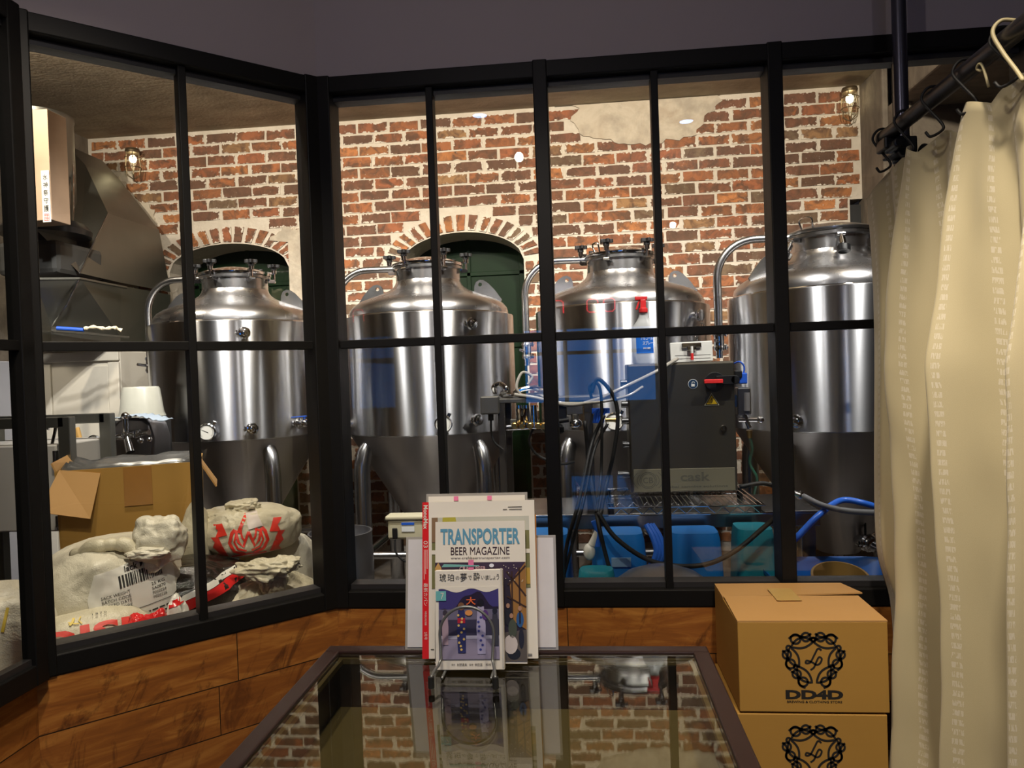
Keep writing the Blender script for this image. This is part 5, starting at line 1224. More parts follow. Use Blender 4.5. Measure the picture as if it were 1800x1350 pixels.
tag(MB().box((tl_.x, 2.60, tl_.z / 2 - .001), (.38, .30, tl_.z - .002)).done('storage_crate', M_BLACKP, None, bevel=.01), 'black crate carrying the blue trough', 'crate')
rw = at(1478, 1022, 2.57); wr_ = thing('wooden_ring', 'bent pale wooden ring lying in the blue trough', 'wooden ring', (rw.x, 2.57, tl_.z + .018))
mb = MB(); vs = []; n = 48
for i in range(n):
    a = 2 * PI * i / n; zz = .115 + .03 * math.sin(a)
    for (r_, z) in ((.088, 0), (.096, 0), (.096, zz), (.088, zz)): vs.append((r_ * math.cos(a), r_ * math.sin(a) * .85, z))
mb.add(vs, [(i * 4 + k, ((i + 1) % n) * 4 + k, ((i + 1) % n) * 4 + (k + 1) % 4, i * 4 + (k + 1) % 4) for i in range(n) for k in range(4)]); mb.done('bent_hoop', plain('pale_hoop_wood', (.40, .24, .07), .5, 0, .15, 10), wr_, True, local=True, ang=40)
tag(MB().tube(spline([at(1375, 962, 2.78), at(1400, 945, 2.78), at(1440, 905, 2.79), at(1478, 880, 2.9), at(1520, 885, 2.88), at(1580, 905, 2.9)], 8), .012, 12).done('blue_hose', M_HOSEB, None, True, ang=180), 'bright blue hose arching in front of the tank beside the curtain', 'hose')
gh = thing('grey_hose', 'grey hose with a chrome barb running off behind the curtain', 'hose', at(1410, 872, 2.86)); MB().tube(spline([at(1412, 872, 2.86), at(1445, 888, 2.80), at(1490, 898, 2.76), at(1560, 902, 2.76), at(1640, 905, 2.78)], 8), .011, 12).done('hose', plain('grey_rubber', (.16, .16, .17), .5), gh, True, ang=180); MB().cyl(at(1395, 867, 2.88), at(1412, 873, 2.86), .011).cyl(at(1404, 870, 2.87), at(1408, 872, 2.87), .017).done('hose_barb', M_CHROME, gh, True)

# caged wall lamps
def lamp(x, y, lab):
    p = at(x, y, 4.93); t = thing('wall_lamp', lab, 'wall lamp', (p.x, 4.99, p.z), 'caged lamps on the brick wall')
    lc = V((0, -.08, 0)); bz = V((0, -.08, -.015))
    MB().lathe([(.045, .085), (.050, .10), (.045, .115), (.018, .125)], 24, None, (0, -.08, 0)).cyl((0, -.08, .10), (0, -.005, .10), .014).done('mount', plain('aged_brass', (.20, .15, .09), .4, .8), t, True, local=True)
    mb = MB()
    for k in range(6):
        a = PI / 3 * k; mb.tube([lc + V((.045 * math.cos(a), .045 * math.sin(a), .09)), lc + V((.055 * math.cos(a), .055 * math.sin(a), .0)), lc + V((.045 * math.cos(a), .045 * math.sin(a), -.07)), lc + V((0, 0, -.10))], .0028, 6)
    for z in (.05, -.02): mb.tube([lc + V((.054 * math.cos(a), .054 * math.sin(a), z)) for a in [2 * PI * i / 20 for i in range(20)]], .0028, 6, closed=True)
    mb.done('wire_cage', plain('aged_brass', (.20, .15, .09), .4, .8), t, local=True)
    MB().sphere((0, -.08, .045), .024, 12, (1, 1, 1.2)).done('bulb', emit('bulb_glow', (1, .82, .5), 14), t, True, local=True)
    MB().lathe([(.038, .08), (.040, .03), (.036, -.03), (.02, -.06), (.0001, -.065)], 24, None, (0, -.08, 0), caps=False).done('glass_jar', M_GLASS, t, True, local=True)
lamp(237, 292, 'lit caged wall lamp at the left end of the brick wall')
lamp(1492, 188, 'lit caged wall lamp at the right end of the brick wall')
# ------------------------------------------------------------ the room: glass-topped table
M_TFR = plain('dark_brown_lacquer', (.022, .009, .007), .36, 0, .1, 20); M_TIN = plain('table_tray_wood', (.115, .085, .038), .5, 0, .25, 9)
tb_ = thing('display_table', 'glass-topped display table with a dark brown frame in the foreground', 'table', (-.15, .95, 0))
X0, X1, Y0, Y1, TT = -.523, .221, .40, 1.415, .710
mb = MB()
for (a, b) in (((X0, Y1 - .015), (X1, Y1 - .015)), ((X0, Y0 + .015), (X1, Y0 + .015))): mb.box(((a[0] + b[0]) / 2, a[1], TT - .011), (X1 - X0, .030, .030))
mb.box((X0 + .015, (Y0 + Y1) / 2, TT - .011), (.030, Y1 - Y0 - .06, .030)); mb.box((X1 - .015, (Y0 + Y1) / 2, TT - .011), (.030, Y1 - Y0 - .06, .030))
mb.done('top_frame', M_TFR, tb_, bevel=.003)
MB().box(((X0 + X1) / 2, (Y0 + Y1) / 2, TT - .004), (X1 - X0 - .061, Y1 - Y0 - .061, .006)).done('glass_top', M_TGLASS, tb_)
mb = MB(); g = .040
for (cx, cy, sx, sy) in (((X0 + X1) / 2, Y1 - .036, X1 - X0 - .06, .008), (X0 + .036, (Y0 + Y1) / 2, .008, Y1 - Y0 - .08), (X1 - .036, (Y0 + Y1) / 2, .008, Y1 - Y0 - .08)): mb.box((cx, cy, TT - .013), (sx, sy, .010))
mb.done('brass_rebate', plain('dull_brass', (.22, .17, .08), .35, .7), tb_)
mb = MB()
for (cx, cy, sx, sy) in (((X0 + X1) / 2, Y1 - .012, X1 - X0 - .01, .016), ((X0 + X1) / 2, Y0 + .012, X1 - X0 - .01, .016), (X0 + .012, (Y0 + Y1) / 2, .016, Y1 - Y0 - .01), (X1 - .012, (Y0 + Y1) / 2, .016, Y1 - Y0 - .01)): mb.box((cx, cy, TT - .075), (sx, sy, .10))
mb.done('side_rails', M_TFR, tb_, bevel=.002)
MB().box(((X0 + X1) / 2, (Y0 + Y1) / 2, TT - .118), (X1 - X0 - .04, Y1 - Y0 - .04, .012)).done('display_tray', M_TIN, tb_)
for x in (X0 + .035, X1 - .035):
    for y in (Y0 + .035, Y1 - .035): MB().box((x, y, (TT - .12) / 2), (.05, .05, TT - .125)).done('leg', M_TFR, tb_, bevel=.003)

# ------------------------------------------------------------ book stand and what leans on it
TILT = math.radians(11)
def slab(parent, name, px0, px1, ptop, Yb, wd, ht, th, mat, rot=0.0, bevel=0.0, tilt=TILT, zb=TT + .0055, xc=None):
    """upright sheet leaning back, standing on the table at depth Yb; returns a matrix of its front face (origin bottom centre)"""
    xc = xc if xc is not None else (at((px0 + px1) / 2, 1150, Yb).x)
    M = Matrix.Translation((xc, Yb, zb)) @ Matrix.Rotation(-tilt, 4, 'X') @ Matrix.Rotation(rot, 4, 'Y')
    F = M @ Matrix(((1, 0, 0, 0), (0, 0, -1, 0), (0, 1, 0, 0), (0, 0, 0, 1)))
    mb = MB(); v = []
    for y in (0, th):
        for (x, z) in ((-wd / 2, 0), (wd / 2, 0), (wd / 2, ht), (-wd / 2, ht)): v.append(M @ V((x, y, z)))
    mb.add(v, [(0, 1, 2, 3), (4, 7, 6, 5), (0, 4, 5, 1), (1, 5, 6, 2), (2, 6, 7, 3), (3, 7, 4, 0)])
    o = mb.done(name, mat, parent, bevel=bevel); return o, F
def flat(parent, name, F, pts, lay, mat, depth=.0003):
    mb = MB(); mb.prism(pts, depth, F @ Matrix.Translation((0, 0, .0004 * lay))); return mb.done(name, mat, parent)
def rect(x0, y0, x1, y1): return [(x0, y0), (x1, y0), (x1, y1), (x0, y1)]
def ell(cx, cy, rx, ry, n=20, a0=0, a1=360): return [(cx + rx * math.cos(math.radians(a0 + (a1 - a0) * k / n)), cy + ry * math.sin(math.radians(a0 + (a1 - a0) * k / n))) for k in range(n + (a1 - a0 < 360))]
def C_(name, col, r=.4): return plain('print_' + name, col, r, 0, .06, 20)

# comic book in front
cm = thing('comic_book', 'small white comic book with a purple night picture, in front on the wire stand', 'comic book', (-.215, 1.29, TT), 'books and magazines on the wire stand')
_, F = slab(cm, 'book_block', 764, 886, 1004, 1.292, .126, .176, .016, M_PAPER, math.radians(-.6), .0012, zb=TT + .0055)
Ft = lambda lay: F @ Matrix.Translation((0, 0, .0004 * lay + .0003))
flat(cm, 'night_picture', F, rect(-.056, .019, .055, .142), 1, C_('purple_night', (.055, .045, .20)))
mt = [(-.056, .100)] + [(-.056 + .111 * k / 20, .103 + .034 * math.exp(-((k - 12) / 5.5) ** 2) + .004 * math.sin(k)) for k in range(21)] + [(.055, .100)]
flat(cm, 'mountain_shape', F, mt, 2, C_('mountain', (.022, .014, .035)))
flat(cm, 'cover_wave', F, [(-.056, .146), (-.056, .139)] + [(-.056 + .111 * k / 20, .1395 + .0035 * math.sin(k * .62 + 1)) for k in range(21)] + [(.055, .146)], 2, M_PAPER)
flat(cm, 'street_band', F, rect(-.056, .088, .055, .106), 3, C_('grey_violet', (.16, .15, .24)))
flat(cm, 'dark_band', F, rect(-.056, .060, .055, .088), 3, C_('dark_violet', (.045, .04, .08)))
flat(cm, 'ground_band', F, rect(-.056, .019, .055, .060), 3, C_('lilac_ground', (.30, .27, .40)))
flat(cm, 'pale_kerb', F, rect(-.056, .054, .055, .060), 4, C_('pale_violet', (.45, .45, .60)))
# plain stand-in figures, without faces
for k, (x, w_, h_, y, c_) in enumerate(((-.014, .017, .075, .030, (.03, .035, .14)), (.022, .017, .083, .028, (.42, .40, .62)), (-.044, .012, .052, .044, (.40, .30, .38)), (.048, .013, .056, .042, (.05, .05, .07)))):
    flat(cm, 'figure_shape', F, [(x - w_ * .40, y), (x + w_ * .45, y), (x + w_ * .5, y + h_ * .6), (x + w_ * .34, y + h_), (x - w_ * .34, y + h_), (x - w_ * .5, y + h_ * .55)], 5, C_('fig%d' % k, c_))
    flat(cm, 'figure_head', F, ell(x, y + h_ + w_ * .38, w_ * .36, w_ * .42, 16), 6, C_('hair%d' % k, ((.20, .10, .06), (.012, .01, .014), (.05, .04, .06), (.02, .02, .03))[k]))
mb = MB(); R9 = random.Random(9)
for k in range(11): q = (-.014 + R9.uniform(-.006, .006), .036 + k * .006); mb.prism(ell(q[0], q[1], .0022, .0022, 8), .0002, Ft(6))
o = mb.done('sunflower_dots', C_('dots_yellow', (.75, .55, .18)), cm); o['kind'] = 'stuff'
mb = MB()
for k in range(9): q = (.022 + R9.uniform(-.006, .006), .036 + k * .008); mb.prism(ell(q[0], q[1], .0024, .0020, 8), .0002, Ft(6))
o = mb.done('blue_dots', C_('dots_blue', (.05, .06, .30)), cm); o['kind'] = 'stuff'
flat(cm, 'orange_glow', F, ell(-.0, .100, .007, .005, 14), 7, C_('orange', (.75, .32, .10)))
flat(cm, 'red_sash', F, rect(-.021, .082, -.007, .091), 6, C_('sash_red', (.45, .02, .04))); flat(cm, 'violet_sash', F, ell(.030, .096, .006, .009, 14), 6, C_('sash_violet', (.10, .04, .22)))
lettering('fire_character', '大', Ft(5) @ Matrix.Translation((.004, .121, 0)), .018, .014, C_('glow_red', (.80, .16, .05)), cm, bold=.02)
lettering('title_lettering', [('琥', -.048, .163, .012, .014), ('珀', -.033, .163, .012, .013), ('の', -.0205, .162, .007, .006), ('夢', -.009, .163, .012, .015), ('で', .003, .162, .007, .007), ('酔', .0155, .164, .012, .014), ('い', .027, .162, .006, .006), ('ま', .035, .162, .007, .008), ('し', .042, .162, .005, .008), ('ょ', .048, .161, .005, .006), ('う', .0545, .163, .005, .010)], Ft(1), 0, 0, M_INK, cm)
flat(cm, 'volume_square', F, rect(-.061, .122, -.042, .139), 4, C_('aqua', (.16, .48, .52)))
lettering('volume_number', '7', Ft(5) @ Matrix.Translation((-.049, .1305, 0)), .006, .011, M_WHITE, cm)
lettering('author_line', [('原作', -.030, .0095, .007, .0035), ('村野真朱', -.014, .0095, .018, .005), ('監修', .003, .0095, .007, .0035), ('依田温', .016, .0095, .014, .005), ('杉村', .034, .0095, .010, .005)], Ft(1), 0, 0, M_INK, cm)
sl = flat(cm, 'spine_print', F, rect(.0595, .004, .0625, .178), 1, C_('spine_grey', (.60, .58, .54)))
# sticky tab
flat(cm, 'sticky_tab', F, rect(.000, .176, .010, .194), -3, C_('pink_tab', (.85, .22, .42)), .0008)
flat(cm, 'aqua_page_edge', F, [(-.050, .182), (.020, .182), (.020, .184), (-.046, .187)], -4, C_('aqua2', (.20, .50, .48)), .002)

# beer magazine
tm = thing('beer_magazine', 'magazine with big pale blue capitals over a warehouse photo, behind the comic book', 'magazine', (-.215, 1.325, TT), 'books and magazines on the wire stand')
_, F = slab(tm, 'magazine_block', 764, 925, 925, 1.322, .172, .258, .003, M_PAPER, math.radians(0), 0, xc=at(846, 1150, 1.33).x)
Ft = lambda lay: F @ Matrix.Translation((0, 0, .0004 * lay + .0003))
lettering('title_lettering', 'TRANSPORTER', Ft(1) @ Matrix.Translation((.0, .230, 0)), .152, .030, C_('sky_blue', (.12, .34, .52)), tm, bold=.028, label='pale blue condensed capitals')
lettering('subtitle_lettering', 'BEER MAGAZINE', Ft(1) @ Matrix.Translation((.0, .203, 0)), .112, .0145, C_('aubergine', (.035, .012, .02)), tm, bold=0)
lettering('web_lettering', 'www.craftbeertransporter.com', Ft(1) @ Matrix.Translation((.0, .1895, 0)), .112, .0058, C_('aubergine', (.035, .012, .02)), tm, bold=0)
flat(tm, 'photo_area', F, rect(-.086, .004, .086, .182), 1, C_('photo_dark', (.028, .020, .030)))
flat(tm, 'ceiling_glow', F, [(-.086, .182), (.086, .182), (.060, .150), (.0, .160), (-.086, .165)], 2, C_('photo_violet', (.05, .03, .06)))
flat(tm, 'brick_facade', F, [(.086, .182), (.086, .060), (.062, .075), (.056, .140), (.068, .160)], 3, C_('photo_amber', (.32, .16, .04)))
mb = MB()
for (a, b) in (((.050, .165), (.086, .120)), ((.052, .140), (.086, .175)), ((.060, .07), (.060, .165)), ((.074, .07), (.074, .172)), ((.050, .12), (.086, .10))): ribbon(mb, [a, b], .003, Ft(4))
mb.done('roof_beams', C_('photo_beam', (.05, .025, .012)), tm)
flat(tm, 'stone_floor', F, [(.040, .004), (.086, .004), (.086, .060), (.045, .055)], 2, C_('photo_floor', (.10, .085, .075)))
flat(tm, 'bright_lamp', F, ell(.022, .176, .0045, .0035, 14), 5, C_('lamp_spot', (.75, .78, .90)))
mb = MB()
for k in range(14): q = (.035 + .05 * R9.random(), .145 + .035 * R9.random()); mb.prism(ell(q[0], q[1], .0009, .0009, 6), .0002, Ft(5))
o = mb.done('string_lights', C_('tiny_lights', (.8, .75, .6)), tm); o['kind'] = 'stuff'
lettering('neon_lettering', 'CRAFT BEER', Ft(5) @ Matrix.Translation((-.014, .170, 0)), .050, .009, C_('pink_white', (.70, .45, .50)), tm, bold=.01)
for k, (x, y, w_, h_, c_) in enumerate(((.052, .082, .016, .030, (.02, .02, .022)), (.060, .062, .016, .034, (.07, .085, .06)), (.074, .078, .014, .028, (.03, .10, .28)), (.056, .034, .026, .034, (.60, .55, .55)), (.062, .018, .024, .020, (.015, .015, .018)), (.076, .045, .010, .035, (.02, .02, .03)))):
    flat(tm, 'figure_shape', F, ell(x, y, w_ * .5, h_ * .5, 14), 4 + k % 2, C_('crowd%d' % k, c_))
for k, (x, y) in enumerate(((.052, .103), (.058, .085), (.074, .098))): flat(tm, 'figure_head', F, ell(x, y, .0035, .0045, 12), 6, C_('skin', (.42, .24, .16)))
flat(tm, 'lit_gable', F, [(-.086, .150), (-.074, .150), (-.074, .172), (-.080, .182), (-.086, .172)], 3, C_('gable', (.60, .36, .12)))

# red-spined magazine lying back cover forward
mm_ = thing('mail_order_magazine', 'cream magazine with a red lettered spine and inset garden photos, behind the blue-titled one', 'magazine', (-.22, 1.36, TT), 'books and magazines on the wire stand')
_, F = slab(mm_, 'magazine_block', 742, 947, 887, 1.345, .218, .292, .007, M_PAPER, math.radians(-.3), 0, xc=at(844, 1150, 1.345).x)
Ft = lambda lay: F @ Matrix.Translation((0, 0, .0004 * lay + .0003))
sp = flat(mm_, 'red_spine', F, rect(-.1105, 0, -.098, .292), 1, C_('spine_red', (.72, .015, .02)))
Ms = Ft(2) @ Matrix.Translation((-.104, .2635, 0)) @ Matrix.Rotation(-PI / 2, 4, 'Z')
lettering('spine_title', 'MonoMax', Ms, .046, .0085, M_WHITE, mm_, bold=.02)
for nm_, it_ in (('issue_number', ('03', .052, 0, .013, .008)), ('spine_headline', ('最新カバン', .146, 0, .042, .008)), ('spine_small_print', ('特別付録', .190, 0, .026, .004)), ('spine_month', ('3月号', .222, 0, .014, .006))): lettering(nm_, [it_], Ms, 0, 0, M_WHITE, mm_)
mb = MB(); 
for k in range(3): ribbon(mb, [(.062, -.003 + .003 * k), (.118 - .01 * k, -.003 + .003 * k)], .0009, Ms)
mb.done('spine_rules', M_WHITE, mm_)
flat(mm_, 'inset_photo', F, rect(-.092, .128, .098, .262), 1, C_('garden_green', (.20, .20, .08)))
flat(mm_, 'inset_sky', F, rect(-.092, .235, .098, .262), 2, C_('pale_sky', (.55, .56, .50)))
flat(mm_, 'inset_white_gutter', F, rect(-.092, .192, .098, .200), 3, M_PAPER)
flat(mm_, 'inset_wall', F, rect(-.092, .215, -.080, .262), 3, C_('inset_brown', (.25, .16, .09)))
flat(mm_, 'inset_foliage', F, [(-.070, .262), (-.045, .262), (-.042, .246), (-.072, .244)], 3, C_('yellow_leaf', (.45, .42, .06)))
flat(mm_, 'inset_orange', F, rect(.088, .135, .098, .165), 3, C_('inset_amber', (.50, .32, .05)))
mb = MB()
for (x0, x1, y) in ((.058, .085, .2795), (.048, .056, .275), (.060, .085, .275)): ribbon(mb, [(x0, y), (x1, y)], .0012, Ft(2))
for (x0, x1, y) in ((-.094, -.088, .017), (.090, .098, .008), (.090, .098, .005)): ribbon(mb, [(x0, y), (x1, y)], .0012, Ft(2))
mb.done('small_print', M_INK, mm_)
# orange brochure, sheets in clear sleeves
og = thing('orange_brochure', 'thin orange brochure edge showing right of the red-spined magazine', 'brochure', (-.12, 1.37, TT)); slab(og, 'brochure_sheet', 0, 0, 0, 1.362, .20, .262, .003, C_('orange_card', (.70, .28, .03)), math.radians(.4), 0, xc=at(853, 1150, 1.36).x)
M_LAM = mat_glass('clear_sleeve', (.93, .93, .92))
M_CLR = plain('sleeve_edge_film', (.35, .34, .32), .2)
def sleeve(lab, xc, Yb, wd, ht, mat, rot=0):
    t = thing('laminated_sheet', lab, 'laminated sheet', (xc, Yb, TT)); slab(t, 'film', 0, 0, 0, Yb, wd, ht, .0014, M_CLR, rot, .0005, xc=xc)
    _, F = slab(t, 'paper', 0, 0, 0, Yb - .0004, wd - .010, ht - .010, .0022, mat, rot, 0, xc=xc, zb=TT + .0105); return t, F
t1, F1 = sleeve('laminated white sheet, upright, its top edge with a pink tab rising above the magazines', at(840, 1150, 1.375).x, 1.372, .203, .303, M_PAPER)
for x in (-.045, .022): flat(t1, 'pink_tab', F1, rect(x, .284, x + .009, .2925), 4, C_('pink_tab', (.85, .22, .42)))
sleeve('laminated white sheet, widthwise, sticking out on both sides of the stack', at(846, 1140, 1.392).x, 1.388, .300, .216, plain('cool_white_paper', (.66, .66, .70), .35))

# wire book stand
ws = thing('book_stand', 'bent grey wire book stand with black rubber feet on the glass table', 'book stand', (-.222, 1.25, TT))
M_WIRE = plain('grey_wire', (.22, .23, .23), .35, .6)
xl, xr = -.2745, -.1665; yb = 1.272
for s_, x in ((-1, xl), (1, xr)): pass
pts = [V((xl - .002, 1.228, TT + .018)), V((xl + .001, 1.245, TT + .024)), V((xl + .005, 1.262, TT + .026)), V((xl + .008, yb, TT + .034))]
arch_ = [V(((xl + xr) / 2 - (xr - xl) / 2 * .90 * math.cos(a), yb + .018, TT + .075 + .048 * math.sin(a))) for a in [PI * k / 20 for k in range(21)]]
for k, p in enumerate(arch_): p.y = yb + (p.z - TT) * .10
ptsr = [V((xr + xl - p.x, p.y, p.z)) for p in pts][::-1]
MB().tube(spline(pts[:-1], 4) + [pts[-1]] + spline(arch_, 2) + [ptsr[0]] + spline(ptsr[1:], 4), .0026, 10).done('front_wire', M_WIRE, ws, True, ang=180)
for x in (xl - .002, xr + .002): MB().cyl((x, 1.228, TT + .0008), (x, 1.2285, TT + .020), .0055, n=14).done('rubber_foot', M_BLACK, ws, True)
bkx = (xl + .01, xr - .01); MB().tube(spline([V((bkx[0], 1.262, TT + .0028)), V((bkx[0], 1.36, TT + .0028)), V((bkx[0], 1.402, TT + .02)), V((bkx[0], 1.420, TT + .10)), V(((bkx[0] + bkx[1]) / 2, 1.430, TT + .15)), V((bkx[1], 1.420, TT + .10)), V((bkx[1], 1.402, TT + .02)), V((bkx[1], 1.36, TT + .0028)), V((bkx[1], 1.262, TT + .0028))], 6), .0026, 8).done('back_wire', M_WIRE, ws, True, ang=180)

# ------------------------------------------------------------ stacked cartons with the printed emblem
def swirl(cx, cy, L, ang, flip=1, s=1.0):
    """one script ornament: a long leaf with curls along its outer edge"""
    ca, sa = math.cos(ang), math.sin(ang)
    def T(p): x, y = p[0], p[1] * flip; return (cx + (x * ca - y * sa) * s, cy + (x * sa + y * ca) * s)
    out = []
    leaf = [(-L / 2, 0)] + [(-L / 2 + L * k / 14, .30 * L * math.sin(PI * k / 14) ** .8) for k in range(1, 14)] + [(L / 2, 0)] + [(L / 2 - L * k / 14, -.16 * L * math.sin(PI * k / 14)) for k in range(1, 14)]
    out.append(([T(p) for p in leaf], True))
    out.append(([T((-L * .5 + L * k / 12, .10 * L * math.sin(PI * k / 6) + .02)) for k in range(13)], False))
    for (x, y, r) in ((-.22, .30, .21), (.24, .28, .19)):
        out.append(([T((x * L + r * L * math.cos(2 * PI * k / 20), y * L + r * L * math.sin(2 * PI * k / 20))) for k in range(20)], True))
    out.append(([T((L * .5 + .10 * L * math.cos(a), .08 * L + .10 * L * math.sin(a))) for a in [-PI / 2 + k * PI / 10 for k in range(14)]], False))
    return out
def emblem(F, parent, zc):
    mb = MB()
    E_ = []
    for sx in (-1, 1):
        def mir(strokes): return [([(sx * x, y) for x, y in p], c) for p, c in strokes]
        E_ += mir(swirl(-.025, .040, .052, math.radians(14), 1)); E_ += mir(swirl(-.043, .010, .050, math.radians(112), 1)); E_ += mir(swirl(-.021, -.030, .050, math.radians(130), 1))
    for p, c in E_: ribbon(mb, p, .0050, F, c)
    ribbon(mb, spline([(.018, .026, 0), (.010, .030, 0), (.002, .016, 0), (-.008, -.002, 0), (-.018, -.004, 0), (-.016, .002, 0), (-.004, -.002, 0), (.006, -.008, 0), (.014, -.004, 0), (.018, .006, 0), (.012, .010, 0), (.006, .000, 0), (.0, -.014, 0), (-.008, -.020, 0)], 6), .0042, F)
    return mb.done('printed_emblem', M_INK, parent)
def ribbon_fix(): pass
def carton(z0, h, dx, lab, top=False, rz=0.0):
    x0, x1, y0, y1 = .344 + dx, .682 + dx, 1.742, 2.038
    t = thing('carton', lab, 'cardboard box', ((x0 + x1) / 2, (y0 + y1) / 2, z0), 'stacked shop cartons')
    MB().box(((x0 + x1) / 2, (y0 + y1) / 2, z0 + (h - .004) / 2), (x1 - x0, y1 - y0, h - .004)).done('carton_body', M_CARD, t, bevel=.002)
    M = M_CARD2 if top else M_CARD; yc = (y0 + y1) / 2 + .03
    if top:
        mb = MB(); mb.add([(x0, y0, z0 + h - .004), (x1, y0, z0 + h - .004), (x1 - .002, yc - .004, z0 + h), (x0 + .002, yc - .002, z0 + h), (x0, y0, z0 + h - .001), (x1, y0, z0 + h - .001), (x1 - .002, yc - .004, z0 + h + .003), (x0 + .002, yc - .002, z0 + h + .003)], [(0, 3, 2, 1), (4, 5, 6, 7), (0, 1, 5, 4), (1, 2, 6, 5), (2, 3, 7, 6), (3, 0, 4, 7)]); mb.done('top_flap', M, t)
        mb = MB(); mb.add([(x0, yc + .001, z0 + h - .003), (x1 + .012, yc + .006, z0 + h + .004), (x1 - .004, y1, z0 + h - .003), (x0, y1, z0 + h - .003), (x0, yc + .001, z0 + h), (x1 + .012, yc + .006, z0 + h + .0075), (x1 - .004, y1, z0 + h), (x0, y1, z0 + h)], [(0, 3, 2, 1), (4, 5, 6, 7), (0, 1, 5, 4), (1, 2, 6, 5), (2, 3, 7, 6), (3, 0, 4, 7)]); mb.done('top_flap', M, t)
        MB().box((x0 + .155, yc + .002, z0 + h + .0052), (.06, .10, .0008)).done('tape_scrap', plain('yellowed_tape', (.55, .36, .12), .25), t)
    F = frame_M((x0 + .171, y0 - .0006, z0 + h / 2 + .012), (1, 0, 0), (0, 0, 1))
    emblem(F, t, 0)
    lettering('printed_letters', 'DD4D', F @ Matrix.Translation((-.001, -.0780, 0)), .130, .0215, M_INK, t, bold=.05)
    lettering('printed_slogan', 'BREWING & CLOTHING STORE', F @ Matrix.Translation((-.001, -.0950, 0)), .124, .0055, M_INK, t, bold=.015)
    return t
carton(.4335, .2165, 0, 'top carton of the stack with an ornamental black emblem and one raised flap', True)
carton(.2165, .2165, -.006, 'middle carton of the stack, emblem cut by the bottom of the picture')
carton(.0, .2165, .004, 'lowest carton of the stack, almost out of the picture')

